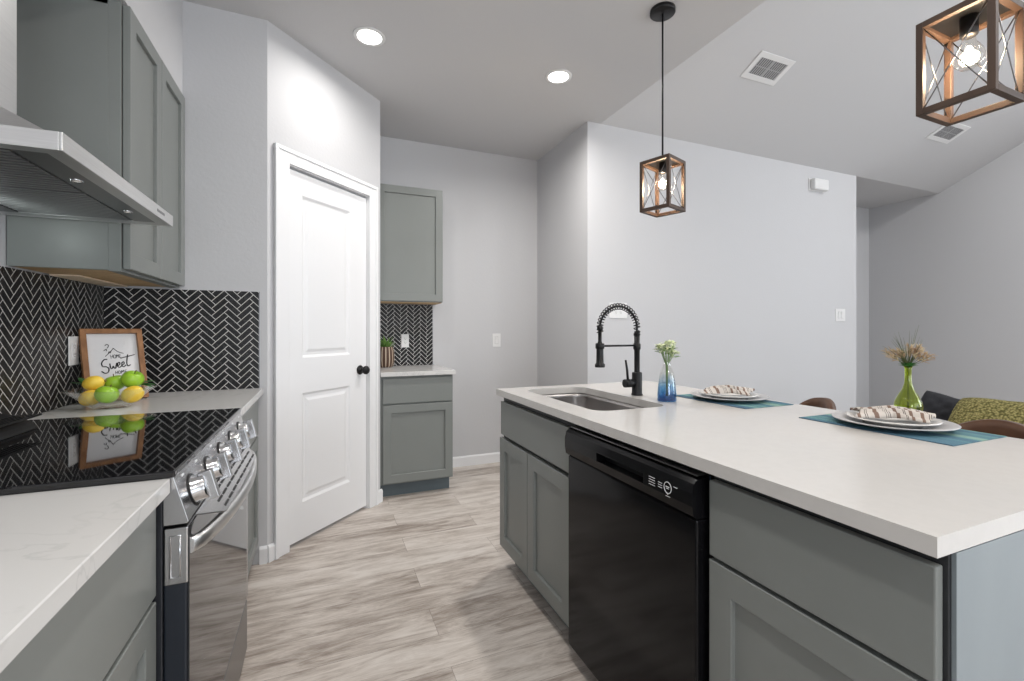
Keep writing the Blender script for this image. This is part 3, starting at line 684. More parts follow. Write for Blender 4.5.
# bowed handle
hp = []; NH = 26
for k in range(NH+1):
    u = k/NH; y = RY0+0.012+(RY1-RY0-0.024)*u; bow = math.sin(PI*u)**0.55*0.055 if 0 < u < 1 else 0
    hp.append((-0.252+bow, y, 0.750))
hb = MB()
b = bmesh.new(); prevr = None
for (x, y, z) in hp:
    ring = [b.verts.new(p) for p in ((x-0.010, y, z-0.012), (x+0.004, y, z-0.016), (x+0.008, y, z-0.010), (x+0.008, y, z+0.010), (x+0.004, y, z+0.015), (x-0.010, y, z+0.013))]
    if prevr:
        for i in range(6): b.faces.new((prevr[i], prevr[(i+1) % 6], ring[(i+1) % 6], ring[i])).smooth = True
    else: b.faces.new(ring[::-1])
    prevr = ring
b.faces.new(prevr); bmesh.ops.recalc_face_normals(b, faces=b.faces); hb._merge(b)
build(hb, 'handle', HSTEEL, do)
build(MB().box(-0.2935, RY0+0.004, 0.045, -0.252, RY1-0.004, 0.222, 0.003), 'storage_drawer', DSTEEL, t)
for (x, y) in ((-0.33, RY0+0.05), (-0.33, RY1-0.05), (-0.85, RY0+0.05), (-0.85, RY1-0.05)):
    build(MB().cyl((x, y, 0.0), (x, y, 0.031), 0.018, n=14), 'levelling_foot', BLK, t)

# ------------------------------------------------------------------ range hood
HY0, HY1, HX = 1.196, 1.930, -0.485
t = thing('range_hood', 'stainless steel chimney range hood above the cooktop', 'range hood', (XL, (HY0+HY1)/2, 1.55))
b = MB()
# lip as a ring of four bands with an inner return
zb0, zt0 = 1.552, 1.590
b.box(HX-0.006, HY0, zb0, HX, HY1, zt0, 0.0015); b.box(XL+0.002, HY0, zb0, HX-0.006, HY0+0.006, zt0, 0.001); b.box(XL+0.002, HY1-0.006, zb0, HX-0.006, HY1, zt0, 0.001)
b.box(XL+0.002, HY0+0.006, zt0-0.004, HX-0.006, HY1-0.006, zt0)
b.prism([(HX-0.001, HY0+0.001, zb0+0.001), (HX-0.001, HY1-0.001, zb0+0.001), (HX-0.040, HY1-0.04, zb0-0.001+0.004), (HX-0.040, HY0+0.04, zb0+0.003)], (0, 0, 0.0015))
b.prism([(HX-0.001, HY0+0.001, zb0+0.001), (XL+0.003, HY0+0.001, zb0+0.001), (XL+0.003, HY0+0.04, zb0+0.003), (HX-0.040, HY0+0.04, zb0+0.003)], (0, 0, 0.0015))
b.prism([(HX-0.001, HY1-0.001, zb0+0.001), (XL+0.003, HY1-0.001, zb0+0.001), (XL+0.003, HY1-0.04, zb0+0.003), (HX-0.040, HY1-0.04, zb0+0.003)], (0, 0, 0.0015))
build(b, 'canopy_rim', HSTEEL, t)
CH0, CH1, CHX, CHZ = 1.40, 1.665, -0.762, 1.745
b = bmesh.new()
A_ = [b.verts.new(p) for p in ((XL+0.003, HY0+0.02, zt0), (HX-0.025, HY0+0.02, zt0), (HX-0.025, HY1-0.02, zt0), (XL+0.003, HY1-0.02, zt0))]
B_ = [b.verts.new(p) for p in ((XL+0.003, CH0, CHZ), (CHX, CH0, CHZ), (CHX, CH1, CHZ), (XL+0.003, CH1, CHZ))]
for k in range(4): b.faces.new((A_[k], A_[(k+1) % 4], B_[(k+1) % 4], B_[k]))
b.faces.new(A_[::-1]); b.faces.new(B_); bmesh.ops.recalc_face_normals(b, faces=b.faces)
m = MB(); m._merge(b); build(m, 'canopy', HSTEEL, t)
build(MB().box(XL+0.003, CH0, CHZ, CHX, CH1-0.018, 2.316, 0.002), 'chimney', HSTEEL, t)
for (ya, yb) in ((HY0+0.045, (HY0+HY1)/2-0.004), ((HY0+HY1)/2+0.004, HY1-0.045)):
    f_ = MB(); f_.box(XL+0.06, ya, zb0+0.010, HX-0.10, yb, zb0+0.016)
    n = 15
    for k in range(n):
        y_ = ya+0.012+k*(yb-ya-0.024)/(n-1); f_.box(XL+0.065, y_-0.006, zb0+0.0035, HX-0.105, y_+0.006, zb0+0.010)
    build(f_, 'baffle_filter', BAF, t)
build(MB().box(XL+0.004, HY0+0.04, zb0+0.003, XL+0.058, HY1-0.04, zb0+0.010), 'rear_strip', DSTEEL, t)
build(MB().box(HX-0.098, HY0+0.04, zb0+0.003, HX-0.040, HY1-0.04, zb0+0.010), 'lamp_strip', DSTEEL, t)
LAMPG = mat('hood_lamp_lens', (1, 0.97, 0.9), 0.2, emit=0.35)
for y in (1.43, 1.744):
    l_ = MB(); l_.lathe([(0.012, 0), (0.012, -0.003), (0.010, -0.004), (0.0095, -0.002), (0.0095, 0), (0.012, 0)], (HX-0.068, y, zb0+0.0028), 20); lo = build(l_, 'lamp', STEEL, t)
    build(MB().lathe([(0, -0.003), (0.006, -0.0028), (0.0095, -0.001), (0.0095, 0)], (HX-0.068, y, zb0+0.0028), 16), 'lens', LAMPG, lo)
bd = MB(); bd.box(HX-0.0001, 1.765, zb0+0.016, HX+0.0012, 1.835, zb0+0.024, 0.0004); build(bd, 'nameplate', DSTEEL, t)
l_ = MB(); l_.lathe([(0.020, 0), (0.020, -0.003), (0.016, -0.004), (0.015, -0.002), (0.015, 0), (0.020, 0)], (-0.885, 1.62, zb0+0.0028), 20); lo = build(l_, 'lamp', STEEL, t)  # added third lamp, put here to throw a glow on the cabinet side
build(MB().lathe([(0, -0.003), (0.010, -0.0028), (0.0145, -0.001), (0.0145, 0)], (-0.885, 1.62, zb0+0.0028), 16), 'lens', LAMPG, lo)  # lens of the added third lamp
lg = bpy.data.lights.new('hood_lamp_light', 'POINT'); lg.energy = 0.9; lg.shadow_soft_size = 0.02; lg.color = (0.9, 1, 0.96)
lo = bpy.data.objects.new('hood_lamp_light', lg); COL.objects.link(lo); lo.location = (-0.885, 1.62, zb0-0.022)

# ------------------------------------------------------------------ electrical plates
def outlet(label, M, kind='outlet', wd=0.071, ht=0.115):
    t = thing(kind, label, 'socket' if 'outlet' in kind else 'switch', tuple(M.translation))
    p = MB(M); p.box(-wd/2, -ht/2, 0, wd/2, ht/2, 0.005, 0.002); po = build(p, 'plate', WPLAS, t)
    n = max(1, round(wd/0.071)) if ht > wd or wd > 0.1 else 2
    for i in range(n):
        cx = (i-(n-1)/2)*0.046
        if kind == 'light_switch':
            q = MB(M); q.box(cx-0.0165, -0.033, 0.005, cx+0.0165, 0.033, 0.0062, 0.0004); ro = build(q, 'rocker_frame', GPLAS, t)
            q = MB(M); q.prism([(cx-0.0145, -0.031, 0.0062), (cx-0.0145, 0.031, 0.0062), (cx-0.0145, 0.031, 0.0105), (cx-0.0145, 0.0, 0.0072), (cx-0.0145, -0.031, 0.0075)], (0.029, 0, 0)); build(q, 'rocker', WPLAS, t)
        else:
            q = MB(M); q.box(cx-0.0165, -0.033, 0.005, cx+0.0165, 0.033, 0.0068, 0.0006); ro = build(q, 'receptacle', WPLAS, t)
            q = MB(M)
            for dz in (-0.017, 0.017):
                q.box(cx-0.0075, dz, 0.0068, cx-0.0055, dz+0.009, 0.0071); q.box(cx+0.0055, dz, 0.0068, cx+0.0075, dz+0.008, 0.0071); q.cyl((cx, dz-0.006, 0.0066), (cx, dz-0.006, 0.0071), 0.0025, n=10)
            build(q, 'slots', GAP, ro)
    return t
outlet('white outlet on the black tile left of the framed sign', Matrix(((0, 0, 1, XL+0.0088), (1, 0, 0, 2.348), (0, 1, 0, 1.108), (0, 0, 0, 1))), 'wall_outlet', 0.075)
outlet('white outlet on the black tile of the far wall near the succulent', Matrix(((1, 0, 0, 0.632), (0, 0, -1, YF-0.0088), (0, 1, 0, 1.102), (0, 0, 0, 1))), 'wall_outlet', 0.062, 0.11)
outlet('white light switch on the bare far wall', Matrix(((1, 0, 0, 1.447), (0, 0, -1, YF-0.0002), (0, 1, 0, 1.10), (0, 0, 0, 1))), 'light_switch', 0.078, 0.12)
outlet('white double light switch on the long wall near the hall opening', Matrix(((1, 0, 0, 4.82), (0, 0, -1, YR-0.0002), (0, 1, 0, 1.343), (0, 0, 0, 1))), 'light_switch', 0.15, 0.125)
outlet('wide white outlet plate on the long wall behind the faucet arch', Matrix(((1, 0, 0, 2.134), (0, 0, -1, YR-0.0002), (0, 1, 0, 1.344), (0, 0, 0, 1))), 'wall_outlet', 0.165, 0.12)
t = thing('alarm_sounder', 'white alarm box high on the long grey wall', 'alarm', (4.46, YR, 2.60))
b = MB(); b.box(4.345, YR-0.006, 2.545, 4.575, YR-0.0005, 2.665, 0.003); build(b, 'back_plate', WPLAS, t)
b = MB(); b.box(4.365, YR-0.055, 2.552, 4.570, YR-0.006, 2.658, 0.012, 3); build(b, 'housing', WPLAS, t)

# ------------------------------------------------------------------ ceiling vents and downlights
def vault_z(y): return CZ+SL*(YR-y)
def vent(label, x, y, wx, wy):
    nrm = Vector((0, -SL, -1)).normalized(); ux = Vector((1, 0, 0)); uy = nrm.cross(ux)
    M = Matrix((ux, uy, nrm)).transposed().to_4x4(); M.translation = Vector((x, y, vault_z(y)))+nrm*0.0006
    t = thing('ceiling_vent', label, 'vent', (x, y, vault_z(y)))
    f = MB(M); r = 0.038
    for a in ((-wx/2, -wy/2, wx/2, -wy/2+r), (-wx/2, wy/2-r, wx/2, wy/2), (-wx/2, -wy/2+r, -wx/2+r, wy/2-r), (wx/2-r, -wy/2+r, wx/2, wy/2-r)):
        f.box(a[0], a[1], 0, a[2], a[3], 0.007, 0.0015)
    build(f, 'frame', WPLAS, t)
    build(MB(M).box(-wx/2+r, -wy/2+r, 0, wx/2-r, wy/2-r, 0.001), 'duct_backing', mat('duct_shadow', (0.10, 0.10, 0.10), 0.8), t)
    s = MB(M); n = 14
    for k in range(n):
        x_ = -wx/2+r+0.008+k*(wx-2*r-0.016)/(n-1); s.box(x_-0.0045, -wy/2+r, 0.002, x_+0.0045, wy/2-r, 0.0045)
    s.box(-0.004, -wy/2+r, 0.0045, 0.004, wy/2-r, 0.006); s.box(-wx/2+r, -0.003, 0.0045, wx/2-r, 0.003, 0.0055)
    build(s, 'louvres', GPLAS, t); return t
vent('square white ceiling vent right of the first pendant rod', 2.975, 2.335, 0.34, 0.20)
vent('white ceiling vent farther right, below the wooden lantern corner', 5.45, 2.39, 0.36, 0.20)
DISC = mat('lit_downlight_lens', (1.0, 0.98, 0.95, 1), 0.4, emit=9)
def downlight(label, x, y, power=10, grp=None):
    t = thing('recessed_downlight', label, 'light', (x, y, CZ), group=grp)
    r = 0.066
    build(MB().lathe([(r, 0), (r+0.018, 0), (r+0.016, -0.004), (r, -0.006), (r-0.003, -0.003), (r, 0)], (x, y, CZ-0.0005), 36), 'trim_ring', WPLAS, t)
    build(MB().lathe([(0, -0.0025), (r-0.002, -0.0025), (r-0.002, -0.0005)], (x, y, CZ-0.0005), 36), 'lens', DISC, t)
    d = bpy.data.lights.new('downlight', 'AREA'); d.shape = 'DISK'; d.size = 0.13; d.energy = power; d.color = (1, 0.965, 0.92); d.spread = math.radians(165)
    o = bpy.data.objects.new('downlight', d); COL.objects.link(o); o.location = (x, y, CZ-0.008)
    return t
downlight('round lit recessed downlight nearest the pantry door', 0.233, 2.569, 9)
downlight('round lit recessed downlight left of the first pendant', 1.362, 2.52, 24)
for (x, y) in ((5.3, 0.9), (5.3, -0.9), (3.6, -0.9)):  # added lights out of view, placed to brighten the right wall
    zz = min(CZ+SL*(YR-y), ridge_z-SL*(ridge_y-y)); d = bpy.data.lights.new('living_downlight', 'AREA'); d.shape = 'DISK'; d.size = 0.15; d.energy = 38; d.color = (1, 0.985, 0.96)
    tt = thing('recessed_downlight', 'round lit recessed downlight in the vaulted ceiling outside the view', 'light', (x, y, zz), group='vault downlights')
    tt['group'] = 'vault downlights'
    build(MB().lathe([(0, -0.004), (0.07, -0.004), (0.085, -0.002), (0.085, 0.0)], (x, y, zz-0.045), 28), 'lens', DISC, tt)
    o = bpy.data.objects.new('living_downlight', d); COL.objects.link(o); o.location = (x, y, zz-0.055)
for (x, y) in ((0.233, 0.55), (0.233, -1.4), (1.362, -1.4)):
    downlight('round lit recessed downlight overhead behind the viewpoint', x, y, 18, 'downlights behind the viewpoint')

# ------------------------------------------------------------------ pendants
WOOD = ramp_mat('dark_stained_wood', [(0.3, (0.036, 0.020, 0.013, 1)), (0.7, (0.072, 0.041, 0.026, 1))], 10, 0.5, (1, 1, 0.12))
def bulb_glass():
    m = mat('lit_bulb', (1, 0.93, 0.82, 1), 0.1, emit=60); return m
BULB = bulb_glass(); CLEARB = None
CLEARB = glass('bulb_clear_glass', (0.98, 0.96, 0.93, 1))
def pendant(label, x, y, rz):
    zb, hb_, s = 1.775, 0.250, 0.080
    t = thing('pendant_lantern', label, 'pendant light', (x, y, CZ), rz, 'wooden lantern pendants above the island')
    k = dict(local=True); Z0 = zb-CZ; Z1 = Z0+hb_
    build(MB().lathe([(0, -0.0005), (0.060, -0.0005), (0.061, -0.018), (0.056, -0.022), (0, -0.022)], n=36), 'canopy', MBLK, t, **k)
    build(MB().cyl((0, 0, Z1+0.02), (0, 0, -0.02), 0.0045, n=12), 'rod', MBLK, t, **k)
    cage = MB(); w_ = 0.016
    for sx in (-1, 1):
        for sy in (-1, 1):
            cage.box(sx*s-w_/2*(1+sx)*1.0 if sx > 0 else -s, (s-w_ if sy > 0 else -s), Z0, (s if sx > 0 else -s+w_), (s if sy > 0 else -s+w_), Z1, 0.0012)
    for z in (Z0, Z1-w_):
        for sg in (-1, 1):
            a, b2 = (s-w_, s) if sg > 0 else (-s, -s+w_)
            cage.box(-s+w_, a, z, s-w_, b2, z+w_, 0.0008); cage.box(a, -s+w_, z, b2, s-w_, z+w_, 0.0008)
    build(cage, 'wood_cage', WOOD, t, **k)
    top = MB(); top.box(-s+w_, -s+w_, Z1-0.006, s-w_, s-w_, Z1-0.002)
    top.lathe([(0.0, 0.026), (0.014, 0.026), (0.022, 0.020), (0.045, 0.014), (0.070, 0.0), (0.0, 0.0)], (0, 0, Z1), 32)
    build(top, 'metal_top', MBLK, t, **k)
    xb = MB(); q = s-w_/2
    for sg in (-1, 1):
        for (p0, p1) in (((-q+.006, Z0+w_), (q-.006, Z1-w_)), ((-q+.006, Z1-w_), (q-.006, Z0+w_))):
            xb.tube([(p0[0], sg*q+0.001, p0[1]), (p1[0], sg*q+0.001, p1[1])], 0.0016, 8); xb.tube([(sg*q+0.001, p0[0], p0[1]), (sg*q+0.001, p1[0], p1[1])], 0.0016, 8)
    build(xb, 'wire_braces', DSTEEL, t, **k)
    build(MB().lathe([(0, 0), (0.019, 0), (0.019, -0.050), (0.016, -0.054), (0, -0.054)], (0, 0, Z1-0.004), 24), 'lamp_socket', MBLK, t, **k)
    zb_ = Z1-0.056
    bo = build(MB().lathe([(0.013, 0), (0.015, -0.018), (0.029, -0.042), (0.033, -0.056), (0.029, -0.072), (0.017, -0.085), (0, -0.089)], (0, 0, zb_), 28), 'bulb', CLEARB, t, **k)
    build(MB().lathe([(0, 0.0), (0.004, -0.002), (0.011, -0.020), (0.014, -0.032), (0.011, -0.044), (0, -0.048)], (0, 0, zb_-0.026), 20), 'filament_core', BULB, bo, **k)
    d = bpy.data.lights.new('pendant_light', 'POINT'); d.energy = 11; d.color = (1, 0.76, 0.50); d.shadow_soft_size = 0.027
    o = bpy.data.objects.new('pendant_light', d); COL.objects.link(o); o.location = (x, y, CZ+zb_-0.056)
    bpy.context.view_layer.update()
    return t, d
pendant('wooden lantern pendant hanging over the sink end of the island', 1.5556, 1.7984, math.radians(19.4))
pendant('wooden lantern pendant at the top right, closest to the viewpoint', 1.580, 0.649, math.radians(1))

# ------------------------------------------------------------------ framed sign
OAKF = ramp_mat('warm_wood_frame', [(0.3, (0.20, 0.085, 0.03, 1)), (0.7, (0.36, 0.17, 0.07, 1))], 14, 0.45, (3, 3, 0.6))
BL = Vector((-0.876, 2.325, 0.8965)); ex = Vector((0.83, 0.557, 0)).normalized(); lean = Vector((-0.047, 0.070, 0.292))
ey = lean.normalized(); ez = ex.cross(ey)
MS = Matrix((ex, ey, ez)).transposed().to_4x4(); MS.translation = BL
SW, SH = 0.205, 0.306
t = thing('framed_sign', 'wood framed sign with black lettering leaning in the tiled corner', 'sign', tuple(BL))
f = MB(MS); fw = 0.019
f.prism([(0, 0, 0), (SW, 0, 0), (SW-fw, fw, 0), (fw, fw, 0)], (0, 0, 0.022), 0.001); f.prism([(0, SH, 0), (SW, SH, 0), (SW-fw, SH-fw, 0), (fw, SH-fw, 0)], (0, 0, 0.022), 0.001)
f.prism([(0, 0, 0), (fw, fw, 0), (fw, SH-fw, 0), (0, SH, 0)], (0, 0, 0.022), 0.001); f.prism([(SW, 0, 0), (SW-fw, fw, 0), (SW-fw, SH-fw, 0), (SW, SH, 0)], (0, 0, 0.022), 0.001)
build(f, 'frame', OAKF, t)
po = build(MB(MS).box(fw-0.002, fw-0.002, 0.003, SW-fw+0.002, SH-fw+0.002, 0.006), 'panel', mat('white_board', (0.70, 0.69, 0.70), 0.6), t)
ink = MB(MS); INK = mat('black_ink', (0.012, 0.012, 0.012), 0.6)
# px in the sign crop (100..540 across, 110..680 down) to panel coordinates
def S(px, py): return (fw+(px-105)/(525-105)*(SW-2*fw), SH-fw-(py-110)/(560-110)*0.200, 0.0068)
def stroke(pts, r): 
    P = [Vector(S(*p)) for p in pts]; Q = []
    for i in range(len(P)-1):
        p0, p1, p2, p3 = P[max(i-1, 0)], P[i], P[i+1], P[min(i+2, len(P)-1)]
        for k in range(5):
            u = k/5; Q.append(0.5*((2*p1)+(p2-p0)*u+(2*p0-5*p1+4*p2-p3)*u*u+(3*p1-p0-3*p2+p3)*u**3))
    Q.append(P[-1]); ink.tube(Q, r, 6)
stroke([(248, 330), (290, 290), (320, 252)], 0.0011); stroke([(318, 250), (355, 285), (402, 306)], 0.0011)     # roof
stroke([(240, 275), (262, 258), (262, 278)], 0.0012); stroke([(252, 228), (270, 212), (284, 226), (270, 250)], 0.0012); stroke([(278, 300), (280, 286), (296, 284), (290, 300)], 0.0010)  # smoke
# HOME under the roof
for L in ([(293, 318), (295, 352)], [(310, 316), (312, 350)], [(294, 336), (311, 333)]): stroke(L, 0.0008)
stroke([(322, 316), (316, 332), (322, 348), (331, 346), (335, 330), (330, 316), (322, 316)], 0.0008)
stroke([(340, 348), (341, 314), (348, 332), (355, 314), (358, 346)], 0.0008)
for L in ([(363, 314), (366, 346)], [(363, 315), (376, 313)], [(365, 329), (375, 328)], [(366, 346), (379, 344)]): stroke(L, 0.0008)
# Sweet, brush script
stroke([(262, 358), (235, 362), (214, 395), (222, 425), (248, 428), (268, 447), (262, 480), (235, 490), (208, 470)], 0.0021)
stroke([(280, 400), (284, 440), (296, 448), (306, 425), (312, 442), (324, 446), (334, 410), (336, 396)], 0.0021)
stroke([(342, 424), (362, 412), (360, 392), (346, 400), (344, 432), (360, 440), (376, 426)], 0.0020)
stroke([(378, 420), (398, 408), (396, 388), (382, 396), (380, 426), (396, 436), (412, 420)], 0.0020)
stroke([(436, 318), (426, 370), (422, 405), (430, 430), (452, 420)], 0.0021); stroke([(372, 352), (430, 338), (498, 320)], 0.0018)
# lower small word
for L in ([(320, 475), (322, 505)], [(336, 473), (338, 503)], [(321, 490), (337, 488)]): stroke(L, 0.0009)
stroke([(350, 472), (344, 487), (350, 502), (360, 498), (362, 484), (350, 472)], 0.0009)
stroke([(370, 502), (372, 470), (380, 488), (388, 468), (392, 500)], 0.0009)
for L in ([(400, 470), (402, 500)], [(400, 470), (414, 468)], [(402, 485), (413, 484)], [(402, 500), (416, 498)]): stroke(L, 0.0009)
build(ink, 'lettering', INK, po)

# ------------------------------------------------------------------ fruit bowl
CLEAR = glass('clear_glass', (0.97, 0.985, 0.98, 1))
BC = Vector((-0.745, 2.19, ZC+0.0005))
b = MB()
def wav(a, z): return 1+(0.05*math.sin(9*a)+0.02*math.sin(4*a))*max(0, (z-0.02))/0.05
b.lathe([(0, 0), (0.055, 0), (0.062, 0.004), (0.085, 0.028), (0.108, 0.052), (0.130, 0.070), (0.132, 0.073), (0.126, 0.072), (0.104, 0.055), (0.080, 0.031), (0.058, 0.008), (0, 0.006)], tuple(BC), 72, fn=wav)
o = build(b, 'glass_bowl', CLEAR); tag(o, 'clear wavy glass bowl full of fruit before the framed sign', 'bowl')
LEMON = ramp_mat('lemon_skin', [(0.3, (0.80, 0.50, 0.03, 1)), (0.7, (0.90, 0.66, 0.10, 1))], 30, 0.4, bump=0.3)
APPLE = ramp_mat('green_apple_skin', [(0.3, (0.20, 0.42, 0.015, 1)), (0.7, (0.36, 0.60, 0.05, 1))], 8, 0.28)
LEAF = ramp_mat('leaf_green', [(0.3, (0.015, 0.09, 0.015, 1)), (0.7, (0.04, 0.18, 0.03, 1))], 20, 0.4)
STEMB = mat('brown_stem', (0.09, 0.05, 0.02), 0.7)
def fruit(kind, label, c, r, rot):
    c = Vector(c); M = Matrix.Rotation(rot[0], 4, 'X') @ Matrix.Rotation(rot[1], 4, 'Y')
    if kind == 'lemon':
        t = thing('lemon', label, 'lemon', tuple(c)); pr_ = []
        for k in range(17):
            a = PI*k/16; rr_ = r*math.sin(a); z = -r*1.22*math.cos(a)
            if k in (1, 15): rr_ *= 0.72; z *= 1.06
            if k in (0, 16): z *= 1.12; rr_ = 0
            pr_.append((rr_, z))
        build(MB().lathe(pr_, tuple(c), 28, M=M), 'peel', LEMON, t)
        q = M @ Vector((0, 0, r*1.36)); build(MB().lathe([(0, 0.003), (0.004, 0.002), (0.005, -0.002), (0, -0.003)], tuple(c+q), 10, M=M), 'stem_end', mat('lemon_stem', (0.25, 0.22, 0.05), 0.7) if 'lemon_stem' not in bpy.data.materials else bpy.data.materials['lemon_stem'], t)
    else:
        t = thing('green_apple', label, 'apple', tuple(c)); pr_ = []
        for k in range(21):
            a = PI*k/20; z = -r*0.92*math.cos(a); rr_ = r*math.sin(a)*(1+0.05*math.cos(a)*-1)
            if a > PI*0.80: z -= r*0.42*((a-PI*0.80)/(PI*0.2))**1.6
            if a < PI*0.12: z += r*0.12*(1-a/(PI*0.12))
            pr_.append((rr_ if 0 < k < 20 else 0, z))
        build(MB().lathe(pr_, tuple(c), 32, M=M), 'skin', APPLE, t)
        a0 = M @ Vector((0, 0, r*0.50)); a1 = M @ Vector((r*0.08, 0, r*1.05)); build(MB().tube([c+a0, c+(a0+a1)/2, c+a1], [0.0018, 0.0014, 0.002], 8), 'stem', STEMB, t)
fruit('lemon', 'yellow lemon at the bottom left of the bowl', (-0.799, 2.165, 0.938), 0.029, (0.5, 1.2))
fruit('lemon', 'yellow lemon at the top left of the bowl, lying on another lemon', (-0.800, 2.195, 0.990), 0.0275, (0.2, 1.35))
fruit('lemon', 'yellow lemon at the right side of the bowl', (-0.672, 2.165, 0.945), 0.031, (0.3, 1.1))
fruit('apple', 'green apple at the front centre of the bowl', (-0.738, 2.130, 0.952), 0.036, (-0.3, 0.2))
fruit('apple', 'green apple on top at the right of the bowl', (-0.688, 2.215, 0.998), 0.037, (0.2, 0.3))
fruit('apple', 'green apple at the back centre of the bowl, in front of the lettering', (-0.752, 2.245, 0.984), 0.034, (0.1, -0.2))
def leaf(mb, base, d, L, W, droop=0.3, up=Vector((0, 0, 1)), n=6):
    d = Vector(d).normalized(); sd = d.cross(up)
    if sd.length < 1e-3: sd = d.cross(Vector((0, 1, 0)))
    sd.normalize(); nn = sd.cross(d); base = Vector(base)
    def fn(u, v):
        ww = W*math.sin(PI*min(1, u*0.97+0.03))**0.8*(v-0.5); return base+d*(L*u)+sd*ww+nn*(-droop*L*u*u+abs(v-0.5)*W*0.35*math.sin(PI*u))
    mb.grid(fn, n, 2)
for lab, bs, dirs in (('dark green artificial leaf sprig at the right rim of the fruit bowl', (-0.672, 2.22, 0.975), ((1, 0.1, 0.15), (0.8, 0.5, 0.4), (0.9, -0.3, 0.02))),
                      ('dark green leaf sprig at the left rim of the fruit bowl', (-0.832, 2.215, 0.978), ((-0.55, 0.6, 0.8), (-0.7, 0.2, 0.35), (-0.3, 0.9, 0.5)))):
    t = thing('leaf_sprig', lab, 'leaves', bs)
    stl = MB(); lf = MB(); B0 = Vector(bs)
    for dv in dirs:
        d_ = Vector(dv).normalized(); leaf(lf, B0+d_*0.004, dv, 0.052, 0.022, 0.25)
        stl.tube([B0-d_*0.012-Vector((0, 0, 0.004)), B0, B0+d_*0.02], 0.0011, 6)
    build(lf, 'leaves', LEAF, t, solid=0.0008); build(stl, 'stem', STEMB, t)

# ------------------------------------------------------------------ potted succulent on the far counter
PT = Vector((0.462, 3.735, ZC+0.0005))
t = thing('potted_succulent', 'small green succulent in a ribbed brown and white pot on the far counter', 'potted plant', tuple(PT))
POT = mat('ribbed_pot_brown', (0.11, 0.06, 0.035), 0.6); 
def pot_m():
    N = POT.node_tree; B = N.nodes['Principled BSDF']; tc = [n for n in N.nodes if n.type == 'TEX_COORD'][0]
    sx = N.nodes.new('ShaderNodeSeparateXYZ'); N.links.new(tc.outputs['Object'], sx.inputs[0])
    at = N.nodes.new('ShaderNodeMath'); at.operation = 'ARCTAN2'; N.links.new(sx.outputs[1], at.inputs[0]); N.links.new(sx.outputs[0], at.inputs[1])
    mu = N.nodes.new('ShaderNodeMath'); mu.operation = 'MULTIPLY'; mu.inputs[1].default_value = 14; N.links.new(at.outputs[0], mu.inputs[0])
    sn = N.nodes.new('ShaderNodeMath'); sn.operation = 'SINE'; N.links.new(mu.outputs[0], sn.inputs[0])
    r = N.nodes.new('ShaderNodeValToRGB'); r.color_ramp.elements[0].position = 0.35; r.color_ramp.elements[0].color = (0.07, 0.035, 0.02, 1); r.color_ramp.elements[1].position = 0.8; r.color_ramp.elements[1].color = (0.45, 0.36, 0.28, 1)
    N.links.new(sn.outputs[0], r.inputs[0]); N.links.new(r.outputs[0], B.inputs['Base Color'])
pot_m()
build(MB().lathe([(0, 0), (0.048, 0), (0.060, 0.015), (0.067, 0.065), (0.063, 0.130), (0.056, 0.162), (0.050, 0.162), (0.056, 0.13), (0.0, 0.125)], tuple(PT), 56, fn=lambda a, z: 1+0.035*math.sin(14*a)), 'pot', POT, t)
lf = MB()
SUC = ramp_mat('succulent_green', [(0.3, (0.05, 0.13, 0.02, 1)), (0.7, (0.16, 0.30, 0.06, 1))], 30, 0.5)
for k in range(22):
    a = k*2.399; el = 0.35+0.9*(k/22); d_ = (math.cos(a)*math.cos(el), math.sin(a)*math.cos(el), math.sin(el)+0.15)
    leaf(lf, PT+Vector((0.006*math.cos(a), 0.006*math.sin(a), 0.140)), d_, 0.075+0.04*random.random(), 0.022, -0.15)
build(lf, 'leaves', SUC, t, solid=0.002)

# ------------------------------------------------------------------ place settings
def placemat_mat():
    m = mat('striped_teal_mat', (0.03, 0.12, 0.17, 1), 0.75); N = m.node_tree; B = N.nodes['Principled BSDF']; tc = [n for n in N.nodes if n.type == 'TEX_COORD'][0]; L = N.links.new
    mp = N.nodes.new('ShaderNodeMapping'); mp.inputs['Scale'].default_value = (11, 0.2, 0.2); L(tc.outputs['Object'], mp.inputs[0])
    n = N.nodes.new('ShaderNodeTexNoise'); n.inputs['Scale'].default_value = 1.5; n.inputs['Detail'].default_value = 1; L(mp.outputs[0], n.inputs['Vector'])
    r = N.nodes.new('ShaderNodeValToRGB'); e = r.color_ramp.elements
    e[0].position = 0.38; e[0].color = srgb(62, 96, 118); e[1].position = 0.66; e[1].color = srgb(128, 160, 150)
    q = e.new(0.50); q.color = srgb(70, 112, 130); q = e.new(0.57); q.color = srgb(92, 138, 140)
    L(n.outputs['Fac'], r.inputs[0]); L(r.outputs[0], B.inputs['Base Color'])
    w1 = N.nodes.new('ShaderNodeTexWave'); w1.inputs['Scale'].default_value = 160; w1.bands_direction = 'Y'; L(tc.outputs['Object'], w1.inputs['Vector'])
    u = N.nodes.new('ShaderNodeBump'); u.inputs['Strength'].default_value = 0.5; u.inputs['Distance'].default_value = 0.001; L(w1.outputs['Fac'], u.inputs['Height']); L(u.outputs[0], B.inputs['Normal']); return m
MAT_ = placemat_mat()
PLW = mat('white_glazed_china', (0.70, 0.69, 0.67), 0.22, coat=0.3); CHG = mat('pale_grey_charger', (0.42, 0.42, 0.43), 0.3, noise=0.03)
